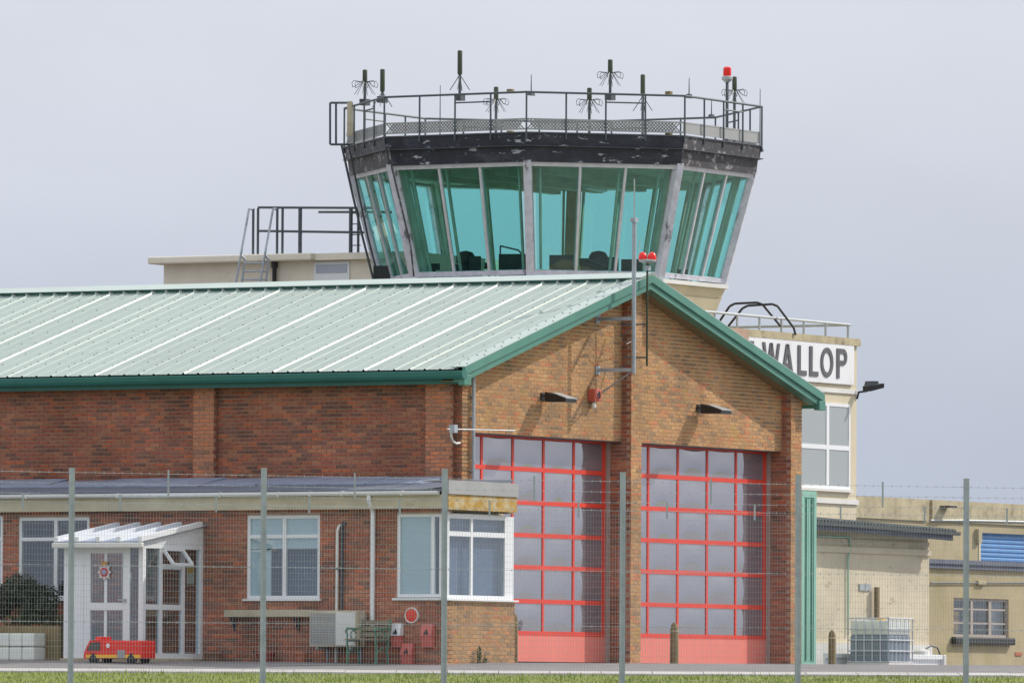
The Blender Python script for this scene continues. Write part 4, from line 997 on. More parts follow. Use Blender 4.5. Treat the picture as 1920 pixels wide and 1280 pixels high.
# consoles and things in the cab, chairs, desk lamp (seen as silhouettes)
def inside(px, py, dd): return ond(px, py, TD+dd)
for (x0, x1, ytop, dd) in ((880, 902, 480, -1.8), (935, 992, 476, -2.0), (1030, 1082, 478, -2.2), (1088, 1160, 484, -2.0), (1165, 1205, 486, -1.4), (700, 735, 498, -.5), (1270, 1290, 505, 1)):
    a = inside(x0, ytop, dd); b = inside(x1, ytop, dd)
    t = MB(); d = (b-a); nn = Vector((-d.y, d.x, 0)).normalized()*.35
    t.prism([Vector((a.x, a.y, ZWB-.2)), Vector((b.x, b.y, ZWB-.2)), b, a], nn); part('console', t, M['cab_dark'], ct)
for (px, py, dd) in ((873, 472, -1.2), (1122, 472, -1.2)):
    c = inside(px, py, dd); t = MB(); t.lathe((c.x, c.y, c.z-.28), [(.05, 0), (.2, .03), (.21, .18), (.15, .27), (.03, .3)], 12); t.lathe((c.x, c.y, ZWB-.2), [(.26, 0), (.05, .06), (.05, .25), (.28, .3), (.3, c.z-.28-ZWB+.2)], 12); part('operator_chair', t, M['cab_dark'], ct, smooth=True)
for (px, py, w_, h_, dd) in ((893, 487, 16, 14, -1.5), (918, 492, 12, 12, -1.2), (962, 479, 20, 18, -1.6), (1045, 484, 14, 12, -1.5), (1068, 478, 12, 16, -1.8), (1100, 486, 20, 14, -1.4), (1146, 482, 16, 14, -1.5), (1182, 488, 18, 14, -1.0), (1225, 492, 14, 14, -.4), (815, 494, 20, 12, -.4), (790, 489, 12, 16, .2)):
    a = inside(px-w_/2, py, dd); b = inside(px+w_/2, py, dd); c = inside(px-w_/2, py+h_, dd); d = inside(px+w_/2, py+h_, dd)
    part('monitor', MB().prism([a, b, d, c], (.05, .08, 0)).prism([a.lerp(b, .4), a.lerp(b, .6), Vector((*a.lerp(b, .6).xy, ZWB-.1)), Vector((*a.lerp(b, .4).xy, ZWB-.1))], (.03, .05, 0)), M['cab_dark'], ct)
for k_ in range(2):
    a = inside(1098+46*k_, 352, 1.5); part('strip_light', MB().bar(a, a+Vector((1.2, .2, 0)), .16, .05), M['white'], ct)
t = MB().path([inside(938, 500, -2), inside(938, 461, -2), inside(972, 469, -2), inside(985, 484, -2)], .018, 5); part('desk_lamp', t, M['cab_dark'], ct)
# roof railing
RR = RT+.06; ZRL = zt(172); ZMD = ZRL-.14
railing = part('roof_railing', MB(), M['rail'], ct) if False else None
for k in range(8):
    a, b = octp(k, RR, 0), octp(k+1, RR, 0)
    t = MB(); t.tube(Vector((a.x, a.y, ZRL)), Vector((b.x, b.y, ZRL)), .024, 8); rl = part('top_rail', t, M['rail'], ct, smooth=True)
    n = 4
    for i in range(n):
        p = a.lerp(b, i/n); part('rail_post', MB().tube(Vector((p.x, p.y, ZFT-.12)), Vector((p.x, p.y, ZRL)), .021, 8), M['rail'], ct, smooth=True)
    # partial mid rail
    p, q = a.lerp(b, .5), a.lerp(b, .75); part('mid_rail', MB().tube(Vector((p.x, p.y, ZMD-.04)), Vector((q.x, q.y, ZMD-.04)), .018, 6), M['rail'], rl)
    # perforated kick strip: frame + diagonal lattice
    z0, z1 = ZFT+.09, ZFT+.31
    a2, b2 = octp(k, RR-.05, 0), octp(k+1, RR-.05, 0); d = (b2-a2); ln = d.length; d.normalize()
    t = MB()
    def SP(s, z): return a2+d*s+Vector((0,0,z))
    t.bar(SP(0,z0), SP(ln,z0), .012, .03); t.bar(SP(0,z1), SP(ln,z1), .012, .03)
    if (k-nk) % 8 != 1:
        st = .075; s = -.22
        while s < ln:
            for sg in (1, -1):
                s0, s1 = s, s+.22; q0, q1 = (z0, z1) if sg > 0 else (z1, z0)
                if s0 >= 0 and s1 <= ln: t.bar(SP(s0,q0), SP(s1,q1), .008, .034)
            s += st
        part('kick_mesh', t, M['alu'], ct, kind='stuff')
    else:
        t.prism([SP(0,z0), SP(ln,z0), SP(ln,z1), SP(0,z1)], Vector((-d.y, d.x, 0))*.01); part('kick_board', t, M['alu'], ct)
for (px, py) in ((957, 171), (957, 249), (1254, 175), (1254, 252)):
    c = inside(px, py, -3.6); part('tie_block', MB().box(c.x-.06, c.x+.06, c.y-.06, c.y+.06, c.z-.04, c.z+.04), M['timber'], ct)
# access frame on the left corner
kl = (nk-2) % 8
cl_ = [inside(x, y, .3) for (x, y) in ((619, 193), (660, 193), (660, 271), (619, 271))]
t = MB(); t.path(cl_+[cl_[0]], .028, 6).path([inside(630, 193, .3), inside(630, 271, .3)], .028, 6); part('ladder_gate', t, M['rail'], ct)
part('gate_board', MB().prism([inside(652, 190, -.2), inside(661, 190, -.2), inside(663, 255, -.2), inside(651, 255, -.2)], (.03,.03,0)), M['cream_board'], ct)
# external ladder with sloping stiles on the left of the cab
t = MB()
pts0 = [(640, 270), (660, 360), (680, 445), (700, 524)]; pts1 = [(654, 275), (672, 360), (690, 445), (709, 520)]
t.path([inside(x, y, -.6) for (x, y) in pts0], .03, 6)
t.path([inside(x, y, -.3) for (x, y) in pts1], .025, 6); part('external_ladder', t, M['steel_dark'], ct)
q_ = [inside(x, y, -3.0) for (x, y) in ((727, 270), (735, 315), (752, 385), (770, 460), (776, 518))]
part('conduit', MB().path([p for p in q_], .022, 5), M['fascia_worn'], ct)

# sign block (right) and rear block (left)
VSB = VT-4.8
us1 = onv(1606, 800, VSB).x; us0 = UT-4.5; zsb = onv(1600, 640, VSB).z
part('lower_block', MB().box(us0, us1, VSB, VT+5, -.2, zsb-.10), M['cream'], ct)
part('parapet_coping', MB().box(us0-.05, us1+.06, VSB-.07, VT+5.05, zsb-.099, zsb+.06), M['concrete'], ct)
bk0 = onv(1371, 640, VSB-.35).x; bk1 = onv(1403, 640, VSB-.35).x
part('brick_stub', MB().box(bk0, bk1, VSB-.36, VSB-.001, zsb-1.5, zsb+.02), M['mortar_side'], ct)
zb1 = onv(1560, 940, VSB).z
part('string_course', MB().box(us0, us1+.03, VSB-.05, VSB-.001, onv(1590, 945, VSB).z, onv(1590, 936, VSB).z).box(us0, us1+.02, VSB-.04, VSB-.001, onv(1590, 738, VSB).z, onv(1590, 730, VSB).z), M['white_dirty'], ct)
# window in sign block
a = onv(1512, 752, VSB); b = onv(1592, 918, VSB)
t = MB(); f_ = .07; um_ = onv(1550, 840, VSB).x; zm_ = onv(1550, 838, VSB).z
a.x -= .9
t.box(a.x, b.x, VSB-.03, VSB+.03, a.z-f_, a.z); t.box(a.x, b.x, VSB-.03, VSB+.03, b.z, b.z+f_); t.box(a.x, a.x+f_, VSB-.03, VSB+.03, b.z+f_, a.z-f_); t.box(b.x-f_, b.x, VSB-.03, VSB+.03, b.z+f_, a.z-f_)
t.box(um_-.06, um_+.06, VSB-.032, VSB+.03, b.z+f_, a.z-f_); t.box(a.x+f_, um_-.06, VSB-.03, VSB+.03, zm_-.05, zm_+.05); t.box(um_+.06, b.x-f_, VSB-.03, VSB+.03, zm_-.05, zm_+.05)
wn = part('window', t, M['white'], ct)
for (p, q) in ((a.x+f_, um_-.06), (um_+.06, b.x-f_)):
    for (c, d) in ((b.z+f_, zm_-.05), (zm_+.05, a.z-f_)): part('pane', MB().box(p, q, VSB-.016, VSB-.006, c, d), coated('pale_pane_%d' % random.randint(0,9999), (.33,.37,.38), .12, .02), wn)
part('sill', MB().box(a.x-.05, b.x+.05, VSB-.09, VSB-.001, b.z-.06, b.z-.002), M['white_dirty'], wn)
# railing on sign block
V2 = VSB+.25
t = MB(); zz_r = onv(1595, 609, V2).z; ua0 = onv(1325, 588, V2).x; ua1 = onv(1594, 610, V2).x
br = part('block_railing', MB().tube((ua0-3, V2, zz_r), (ua1, V2, zz_r), .03, 8).tube((ua1, V2, zz_r), (ua1, V2+3.5, zz_r), .03, 8).tube((ua0-3, V2+3.5, zz_r), (ua1, V2+3.5, zz_r), .03, 8), M['rail_pale'], ct, smooth=True)
for px in (1340, 1382, 1424, 1465, 1507, 1548, 1590):
    p = onv(px, 615, V2); part('rail_post', MB().tube((p.x, V2, zsb+.05), (p.x, V2, zz_r), .027, 8), M['rail_pale'], br, smooth=True)
    part('rail_post', MB().tube((p.x, V2+3.5, zsb+.05), (p.x, V2+3.5, zz_r), .027, 8), M['rail'], br, smooth=True)
# black hoops of the roof hatch ladder
for pts in ([(1348, 604), (1368, 574), (1378, 569), (1420, 567), (1430, 571), (1464, 612)], [(1362, 616), (1392, 578), (1402, 573), (1448, 570), (1458, 574), (1488, 614), (1492, 628)]):
    dd = 2.4; part('hatch_hoop', MB().path([ond(x, y, to_world((us1-4, VSB+1.4, 0)).y) for (x, y) in pts], .026, 8), M['black'], ct, smooth=True)
# rear left block
UL = UT-.9
vl0 = VT+3.0; vl1 = onu(307, 520, UL).y; vr1 = onu(276, 486, UL-.35).y; zl1 = onu(276, 482, UL-.35).z
part('penthouse', MB().box(UL, UT+4, vl0, vl1, 0, zl1-.16), M['cream_peel'], ct)
vst = onu(583, 480, UL-.35).y
part('penthouse_roof', MB().bevbox(UL-.35, UT+4.3, vst, vr1, zl1-.158, zl1, .03).box(UL-.2, UT+4.2, vl0, vst-.003, zl1-.158, zl1-.01), M['cream_peel'], ct)
a = onu(590, 492, UL); b = onu(656, 530, UL); 
part('penthouse_window', MB().box(UL-.03, UL+.02, b.y, a.y, b.z-.4, a.z), M['white'], ct)
wpan = part('penthouse_pane', MB().box(UL-.04, UL-.031, onu(652,500,UL).y, onu(594,500,UL).y, onu(620,512,UL).z, onu(620,496,UL).z), coated('blind_pane', (.30,.34,.40), .1), ct)
p = onu(515, 490, UL-.06); part('vent_pipe', MB().tube((UL-.07, p.y, zl1-1.5), (UL-.07, p.y, p.z), .05, 8).tube((UL-.07, p.y, p.z-.15), (UL-.07, p.y, p.z), .075, 8), M['black'], ct, smooth=True)
UR = UL-.15; zt1 = onu(530, 389, UR).z; zt2_ = onu(530, 435, UR).z
pr_ = part('roof_guardrail', MB().tube(onu(484, 389, UR), onu(700, 390, UR), .028, 8).tube(onu(484, 433, UR), onu(700, 436, UR), .028, 8).tube(onu(563, 394, UR)+Vector((.8,0,0)), onu(700, 394, UR)+Vector((.8,0,0)), .028, 8), M['rail'], ct, smooth=True)
for px in (475, 484, 520, 530, 563, 658, 672):
    p = onu(px, 391, UR); part('rail_post', MB().tube((UR, p.y, zl1-.02), (UR, p.y, p.z), .03 if px not in (563, 658) else .045, 8), M['rail'], pr_, smooth=True)
t = MB()
for (s) in (0, 1):
    X = 45*s
    t.path([onu(475+X, 392, UR), onu(467+X, 392, UR-.1), onu(452+X, 475, UR-.5), onu(442+X, 532, UR-.6)], .028, 6)
    t.path([onu(451+X, 478, UR-.5), onu(459+X, 486, UR-.4), onu(453+X, 534, UR-.5)], .028, 6)
for y in (493, 509, 524): t.path([onu(457, y, UR-.5), onu(500, y, UR-.5)], .02, 6)
part('roof_ladder', t, M['steel'], ct, smooth=True)
for y in (400, 420, 440, 460): part('ladder_rung', MB().path([onu(660, y, UR), onu(676, y, UR)], .012, 5), M['rail'], ct)

# name board
sb = VSB-.012
s0 = onv(1403, 640, sb); zst = onv(1599, 647, sb).z; zsbm = onv(1597, 722, sb).z; su1 = onv(1598, 680, sb).x; su0 = su1-7.6
sg = thing('name_board', 'long white board with dark capital letters fixed to the tower block', 'sign', (su1, sb, zsbm))
part('board', MB().bevbox(su0, su1, sb-.05, sb, zsbm, zst, .008), M['sign_white'], sg)
zl0_ = onv(1588, 710, sb-.06).z; zl1_ = onv(1588, 654.5, sb-.06).z; H = zl1_-zl0_
def letter(ch, u0, u1):
    w_ = u1-u0; sw_ = .105; y = sb-.051; dp = (0, -.022, 0)
    t = MB(); P = lambda a, b: Vector((u0+a, y, zl0_+b))
    def quad(*pts): t.prism([P(*p) for p in pts], dp)
    def rect(a0, a1, b0, b1): quad((a0,b0),(a1,b0),(a1,b1),(a0,b1))
    def arc(cx, cy, rx, ry, a0, a1, n=14):
        for i in range(n):
            p, q = a0+(a1-a0)*i/n, a0+(a1-a0)*(i+1)/n
            quad((cx+rx*math.cos(p), cy+ry*math.sin(p)), (cx+rx*math.cos(q), cy+ry*math.sin(q)), (cx+(rx-sw_)*math.cos(q), cy+(ry-sw_)*math.sin(q)), (cx+(rx-sw_)*math.cos(p), cy+(ry-sw_)*math.sin(p)))
    pi = math.pi
    if ch == 'L': rect(0, sw_*1.2, 0, H); rect(sw_*1.2, w_, 0, sw_)
    elif ch == 'E': rect(0, sw_*1.2, 0, H); rect(sw_*1.2, w_, 0, sw_); rect(sw_*1.2, w_, H-sw_, H); rect(sw_*1.2, w_*.85, H/2-sw_/2, H/2+sw_/2)
    elif ch == 'I': rect(0, w_, 0, H)
    elif ch == 'O': arc(w_/2, H/2, w_/2, H/2, 0, 2*pi, 28)
    elif ch == 'P': rect(0, sw_*1.2, 0, H); ry = H*.28; rect(sw_*1.2, w_-ry, H-sw_, H); rect(sw_*1.2, w_-ry, H-2*ry, H-2*ry+sw_); arc(w_-ry, H-ry, ry, ry, -pi/2, pi/2)
    elif ch == 'D': rect(0, sw_*1.2, 0, H); rx = w_-sw_*1.2; arc(sw_*1.2, H/2, rx, H/2, -pi/2, pi/2, 18)
    elif ch == 'A': s_ = sw_*1.15; quad((0,0),(s_,0),(w_/2+s_*.5,H),(w_/2-s_*.5,H)); quad((w_-s_,0),(w_,0),(w_/2+s_*.5,H-.002),(w_/2-s_*.5,H-.002)); t.prism([P(w_*.25,H*.22),P(w_*.75,H*.22),P(w_*.7,H*.36),P(w_*.3,H*.36)], (0,-.02,0))
    elif ch in 'WM':
        s_ = sw_*1.05; X = [0, w_*.25, w_*.5, w_*.75, w_]
        for i in range(4):
            lo = (i % 2 == 1) if ch == 'W' else (i % 2 == 0)
            xa, xb = (X[i], X[i+1])
            b0, b1 = (0, H-.002*i) if lo else (H-.002*i, 0)
            quad((xa-s_/2,b0),(xa+s_/2,b0),(xb+s_/2,b1),(xb-s_/2,b1))
    part('letter', t, M['letter'], sg)
ux = lambda px: onv(px, 685, sb-.06).x
for ch, p0, p1 in (('W',1432,1460),('A',1466,1487),('L',1496,1512),('L',1518,1534),('O',1539,1562),('P',1569,1588),('E',1396,1413),('L',1374,1390),('D',1347,1368),('D',1320,1341),('I',1308,1313),('M',1277,1301)):
    letter(ch, ux(p0), ux(p1))
# security lamp on the sign block edge
q = onv(1604, 735, VSB); th = thing('security_lamp', 'small black security lamp on an arm at the edge of the tower block', 'lamp', (q.x, VSB, q.z))
ln_ = Vector((CR.dot(G), CR.dot(LV), 0))
part('arm', MB().path([(us1-.02, VSB-.02, q.z-.15), (us1+.0, VSB-.05, q.z), Vector((us1, VSB-.05, q.z+.03))+ln_*.2], .025, 6), M['black'], th)
c = Vector((us1, VSB-.05, q.z+.06))+ln_*.18; lo = [c+Vector((0,0,-.04)), c+Vector((0,0,.08)), c+ln_*.3+Vector((0,0,.14)), c+ln_*.3+Vector((0,0,.04))]
part('head', MB().prism([p-Vector((0,.1,0)) for p in lo], (.0,.2,0)), M['black'], th)
part('head', MB().prism([c+ln_*.02+Vector((-.02,-.08,.09)), c+ln_*.2+Vector((-.02,-.08,.13)), c+ln_*.2+Vector((-.02,-.08,.19)), c+ln_*.05+Vector((-.02,-.08,.19))], (0,.16,0)), M['steel_dark'], th)

# antennas on the cab roof
def antenna(px, ytop, ymid, ybase, typ, label, dd, box=True, w=9):
    b = inside(px, ybase, dd); t_ = inside(px, ytop, dd); m_ = inside(px, ymid, dd)
    zbase = b.z if box else ZFT-.02
    th = thing('antenna', label, 'antenna', (b.x, b.y, zbase), 'antennas on the tower roof')
    part('mast', MB().tube((b.x, b.y, zbase), (b.x, b.y, m_.z), .032, 8), M['rail'], th, smooth=True)
    part('radome', MB().lathe((b.x, b.y, m_.z), [(w/2*px2m*.9, 0), (w/2*px2m, .03), (w/2*px2m, t_.z-m_.z-.02), (w/2*px2m*.8, t_.z-m_.z)], 12), M['olive_ant'], th, smooth=True)
    if box: part('clamp_box', MB().box(b.x-.10, b.x+.10, b.y-.08, b.y+.08, b.z-.07, b.z+.07), M['steel_dark'], th)
    for i in range(6 if typ == 'loop' else 4 if typ == 'rod' else 0):
        a = .3+i*math.pi*2/(6 if typ == 'loop' else 4); d = Vector((math.cos(a), math.sin(a), 0)); o = Vector((b.x, b.y, m_.z))
        if typ == 'loop':
            pts = [o, o+d*.26+Vector((0,0,.02)), o+d*.30+Vector((0,0,-.03)), o+d*.28+Vector((0,0,-.12)), o+d*.22+Vector((0,0,-.10)), o+d*.10]
            part('radial', MB().path(pts, .0065, 4).tube(o+d*.05, o+d*.24+Vector((0,0,-.28)), .0065, 4), M['rail'], th)
        else: part('radial', MB().tube(o, o+d*.22+Vector((0,0,-.34)), .009, 4), M['rail'], th)
antenna(684, 131, 154, 192, 'loop', 'short olive antenna with loop radials above the ladder gate', -.6)
antenna(717, 130, 172, 187, 'rod', 'tall olive antenna close beside the short loop antenna', -1.2)
antenna(862, 95, 140, 183, 'rod', 'tallest olive antenna with drooping rods clamped to the roof rail', -3.4)
antenna(930, 163, 187, 222, 'loop', 'low olive antenna with loop radials behind the roof rail', 3.4, False)
antenna(1144, 112, 137, 182, 'loop', 'high olive antenna with loop radials clamped to the roof rail', -3.4)
antenna(1105, 165, 188, 222, 'loop', 'low olive antenna with loop radials beside the high loop antenna', -3.3, False)
antenna(1205, 140, 180, 222, 'rod', 'tall olive antenna with drooping rods near the red obstruction lamp', 3.2, False)
antenna(1377, 144, 170, 210, 'loop', 'short olive antenna directly beside the red obstruction lamp', -.2, False)
for (px, y0, y1, dd, lab, bx) in ((996, 140, 175, -3.9, 'thin black whip aerial on the front rail corner', 1), (1292, 146, 180, -3.0, 'thin black whip aerial on the rail before the red lamp', 1), (825, 160, 250, -2.9, 'pale looped wire aerial standing among the rail posts', 0), (1425, 167, 240, .2, 'thin whip aerial on the outermost rail post', 0), (1334, 185, 218, 3.0, 'short whip aerial on the far roof rail', 1)):
    b = inside(px, y1, dd); t_ = inside(px, y0, dd)
    zb0 = b.z if bx else ZFT; th = thing('whip_aerial', lab, 'aerial', (b.x, b.y, zb0), 'whip aerials on the tower roof')
    part('whip', MB().tube((b.x, b.y, zb0), (b.x, b.y, t_.z), .016, 6, .008), M['rail'], th)
    part('foot', MB().hull8([Vector((b.x-.1, b.y-.05, zb0-.05)), Vector((b.x+.1, b.y-.05, zb0-.05)), Vector((b.x+.1, b.y+.05, zb0-.05)), Vector((b.x-.1, b.y+.05, zb0-.05))], [Vector((b.x-.05, b.y-.04, zb0+.04)), Vector((b.x+.05, b.y-.04, zb0+.04)), Vector((b.x+.05, b.y+.04, zb0+.04)), Vector((b.x-.05, b.y+.04, zb0+.04))]), M['steel_dark'], th)
b = inside(1363, 255, -1.2); th = thing('obstruction_lamp', 'bright red obstruction lamp on a post at the tower roof edge', 'lamp', (b.x, b.y, ZFT-.02))
z1 = inside(1363, 148, -1.2).z
part('post', MB().tube((b.x, b.y, ZFT-.02), (b.x, b.y, z1), .035, 8), M['rail'], th, smooth=True)
part('base', MB().lathe((b.x, b.y, z1-.02), [(.05, -.06), (.12, 0), (.12, .06), (.09, .08)], 14), M['rail_pale'], th)
part('red_lens', MB().lathe((b.x, b.y, z1+.06), [(.085, 0), (.09, .04), (.088, .17), (.06, .2)], 14), M['red_lens'], th, smooth=True)
part('conduit', MB().path([(b.x-.1, b.y, ZFT), (b.x-.06, b.y-.05, z1-.4), (b.x-.03, b.y, z1-.05)], .012, 5), M['rail'], th)

# ------------------------------------------------------------------ green container, cream store, olive building, tank, rail
cu0 = W+.10; cq = onv(1531, 1000, .05); 
cz1 = onv(1515, 920, .05).z; cu1 = cq.x
th = thing('green_container', 'tall green steel container beside the right end of the fire station', 'container', (cu0, .05, 0))
part('body', MB().box(cu0+.02, cu1-.02, .08, 6, .05, cz1-.02), M['container'], th)
part('end_frame', MB().box(cu0, cu0+.10, .05, .14, 0, cz1-.13).box(cu1-.10, cu1, .05, .14, 0, cz1-.13).box(cu0, cu1, .05, .14, cz1-.13, cz1).box(cu0+.1, cu1-.1, .05, .14, 0, .12), M['container'], th)
cm_ = (cu0+cu1)/2
for s in (-1, 1):
    dd_ = part('door_leaf', MB().box(cm_+s*.01, cm_+s*((cu1-cu0)/2-.105), .066, .079, .13, cz1-.14), M['container'], th)
    part('lock_rod', MB().tube((cm_+s*.12, .05, .14), (cm_+s*.12, .05, cz1-.15), .014, 6), M['green'], dd_)
for z in (.35, cz1-.35):
    for s in (-.28, .28): part('vent', MB().box(cm_+s-.04, cm_+s+.04, .058, .0655, z-.06, z+.06), M['black'], th)
# cream store
VC = 2.0; cw1 = onv(1742, 1100, VC).x; cw0 = cu1+.35; zct = onv(1640, 1012, VC).z
th = thing('cream_store', 'low cream rendered store with cracked walls and dark corrugated roof', 'store building', (cw1, VC, 0))
part('wall', MB().box(cw0-1.5, cw1, VC, VC+4.4, -.1, zct), M['cream_crack'], th)
part('band_course', MB().box(cw0-1.5, cw1+.02, VC-.05, VC-.001, onv(1700, 1040, VC).z, onv(1700, 1029, VC).z), M['cream'], th)
part('plinth', MB().box(cw0-1.5, cw1+.05, VC-.06, VC-.001, -.1, onv(1730, 1208, VC).z), M['white_dirty'], th)
e1_ = onv(1794, 994, VC-.5); e0_ = onv(1534, 973, VC-.5)
def eave(u): return e0_.z + (e1_.z-e0_.z)*(u-e0_.x)/(e1_.x-e0_.x)
us_ = e0_.x-.5; t = MB(); n = int((e1_.x-us_)/.15*4); top_ = []; bot_ = []
for i in range(n+1):
    u = us_+(e1_.x-us_)*i/n; h = .028*math.sin(i*math.pi/2)
    top_.append((u, h))
vsx = []
for (vv_, dz) in ((VC-.5, 0), (VC+4.5, .42)):
    for (u, h) in top_: vsx.append(Vector((u, vv_, eave(u)+h+dz)))
    for (u, h) in top_: vsx.append(Vector((u, vv_, eave(u)+h+dz-.02)))
m_ = n+1; fx = []
for i in range(n):
    fx += [(i, i+1, 2*m_+i+1, 2*m_+i), (m_+i, m_+i+1, 3*m_+i+1, 3*m_+i), (i, i+1, m_+i+1, m_+i)]
t.add(vsx, fx); part('corrugated_roof', t, M['slate'], th)
part('gutter', MB().hull8([Vector((us_, VC-.56, eave(us_)-.11)), Vector((us_, VC-.48, eave(us_)-.11)), Vector((us_, VC-.48, eave(us_)-.035)), Vector((us_, VC-.58, eave(us_)-.035))],
                          [Vector((e1_.x+.05, VC-.56, eave(e1_.x)-.11)), Vector((e1_.x+.05, VC-.48, eave(e1_.x)-.11)), Vector((e1_.x+.05, VC-.48, eave(e1_.x)-.035)), Vector((e1_.x+.05, VC-.58, eave(e1_.x)-.035))]), M['slate'], th)
part('fascia', MB().hull8([Vector((us_, VC-.46, eave(us_)-.20)), Vector((us_, VC-.42, eave(us_)-.20)), Vector((us_, VC-.42, eave(us_)-.03)), Vector((us_, VC-.46, eave(us_)-.03))],
                          [Vector((e1_.x-.1, VC-.46, eave(e1_.x)-.22)), Vector((e1_.x-.1, VC-.42, eave(e1_.x)-.22)), Vector((e1_.x-.1, VC-.42, eave(e1_.x)-.03)), Vector((e1_.x-.1, VC-.46, eave(e1_.x)-.03))]), M['felt'], th)
part('wall_head', MB().box(cw0-1.5, cw1, VC+.03, VC+4.3, zct, zct+.2), M['cream'], th)
pq = [onv(x, y, VC-.04) for (x, y) in ((1532, 1004), (1593, 1006), (1595, 1025), (1590, 1045), (1590, 1190))]
part('green_pipe', MB().path(pq, .02, 6), M['container'], th)
bq = onv(1622, 1100, VC-.02); part('vent_grille', MB().box(bq.x-.25, bq.x+.25, VC-.03, VC-.001, bq.z-.07, bq.z+.07).box(bq.x-.02, bq.x+.02, VC-.04, VC-.031, bq.z-.09, bq.z+.09), M['rail_pale'], th)
hq0, hq1 = onv(1644, 1100, VC-.1), onv(1644, 1165, VC-.1); part('timber_post', MB().bar((hq0.x, VC-.1, 0), (hq0.x, VC-.1, hq0.z), .09, .09), M['timber'], th)
# olive building: low block + taller block behind
VO = 6.0; uo0 = onv(1743, 1150, VO).x; uo1 = uo0+16; zo = onv(1750, 1056, VO).z
th = thing('stained_building', 'stained olive rendered building with a blue shutter and dark window sill', 'building', (uo0, VO, 0))
wa = onv(1788, 1120, VO); wb_ = onv(1891, 1195, VO)
t = MB()
for c in cells(uo0-1.4, uo1, -.15, zo, [(wa.x, wb_.x, wb_.z, wa.z)]): t.box(c[0], c[1], VO, VO+.3, c[2], c[3])
part('front_wall', t, M['olive'], th)
part('roof_edge', MB().box(uo0-1.4, uo1, VO-.12, VO+3.6, zo+.001, zo+.10).box(uo0-1.4, uo1, VO-.08, VO-.001, zo-.10, zo-.002), M['felt'], th)
VP2 = VO+3.5; zp = onv(1700, 934, VP2).z
sa = onv(1838, 998, VP2); sb_ = onv(1925, 1058, VP2)
upx = onv(1744, 950, VP2).x
gap = onv(1738, 950, VP2).x
t = MB()
for c in cells(onv(1600, 950, VP2).x-3, uo1, 0, zp-.01, [(sa.x, sa.x+3.2, zo-.6, sa.z)]): t.box(c[0], c[1], VP2, VP2+.3, c[2], c[3])
part('upper_wall', t, M['olive'], th)
part('parapet', MB().box(onv(1600, 950, VP2).x-3, gap-.02, VP2-.05, VP2+.35, zp-.5, zp), M['concrete'], th)
part('parapet', MB().box(upx+.02, uo1, VP2-.05, VP2+.35, zp-.5, zp), M['concrete'], th)
t = MB(); z = zo-.5
sh = part('blue_shutter', MB().box(sa.x, sa.x+3.2, VP2+.12, VP2+.16, zo-.6, sa.z+.1), M['blue'], th)
while z < sa.z:
    part('slat', MB().prism([(sa.x, VP2+.118, z), (sa.x, VP2+.09, z+.03), (sa.x, VP2+.09, z+.075), (sa.x, VP2+.118, z+.1)], (3.2, 0, 0)), M['blue'], sh); z += .105
part('shutter_bracket', MB().box(sa.x-.28, sa.x-.1, VP2-.1, VP2-.001, sa.z-.25, sa.z+.08), M['concrete'], th)
part('shutter_reveal', MB().box(sa.x-.1, sa.x-.002, VP2-.02, VP2+.2, zo, sa.z), M['cream'], th)
cb = [onv(1745, 975, VP2-.06), onv(1800, 975, VP2-.06), onv(1925, 978, VP2-.06)]; part('wall_conduit', MB().path(cb, .025, 6), M['rail_pale'], th)
cb = [onv(1745, 1092, VO-.04), onv(1830, 1092, VO-.04), onv(1930, 1092, VO-.04)]; part('wall_cable', MB().path(cb, .018, 6), M['steel_dark'], th)
cb = onv(1837, 1092, VO); part('cable_box', MB().bevbox(cb.x-.2, cb.x+.2, VO-.08, VO-.001, cb.z-.05, cb.z+.05, .02), M['concrete'], th)
bq = onv(1770, 948, VP2-.06); part('lamp_bracket', MB().box(bq.x-.2, bq.x+.2, VP2-.3, VP2-.051, bq.z-.04, bq.z+.0), M['black'], th)
# window
um0, um1_ = onv(1825, 1160, VO).x, onv(1859, 1160, VO).x
t = MB(); f_ = .06; y0, y1 = VO+.04, VO+.1
t.box(wa.x, wb_.x, y0, y1, wa.z-f_, wa.z); t.box(wa.x, wb_.x, y0, y1, wb_.z, wb_.z+f_); t.box(wa.x, wa.x+f_, y0, y1, wb_.z+f_, wa.z-f_); t.box(wb_.x-f_, wb_.x, y0, y1, wb_.z+f_, wa.z-f_)
for uu in (um0, um1_): t.box(uu-.06, uu+.06, y0-.003, y1, wb_.z+f_, wa.z-f_)
zq = [onv(1840, 1142, VO).z, onv(1840, 1168, VO).z]
for z in zq: t.box(wa.x+f_, wb_.x-f_, y0+.01, y1-.01, z-.02, z+.02)
wn = part('window', t, M['jamb'], th)
for (p, q) in ((wa.x+f_, um0-.06), (um0+.06, um1_-.06), (um1_+.06, wb_.x-f_)): part('pane', MB().box(p, q, y0+.03, y0+.036, wb_.z+f_, wa.z-f_), M['win_glass'], wn)
part('room_panel', MB().box(wa.x-.3, wb_.x+.3, VO+.9, VO+.92, wb_.z-.3, wa.z+.3), M['dim_interior'], wn)
part('curtain', MB().box(um1_+.35, wb_.x-.05, VO+.2, VO+.23, wb_.z+.05, wa.z-.05), M['jamb'], wn)
part('curtain', MB().box(wa.x+.12, um0-.35, VO+.2, VO+.23, wb_.z+.08, wa.z-.3), M['orange'], wn)
part('sill', MB().bevbox(wa.x-.15, wb_.x+.1, VO-.14, VO-.001, wb_.z-.17, wb_.z-.004, .03), M['black'], wn)
bq = onv(1909, 1225, VO); part('air_brick', MB().box(bq.x-.17, bq.x+.17, VO-.02, VO-.001, bq.z-.04, bq.z+.04), M['terracotta'], th)
# water tank in cage
VI = .9; i0 = onv(1590, 1200, VI).x; a = onv(1666, 1155, VI-.0); side = onu(1711, 1155, a.x)
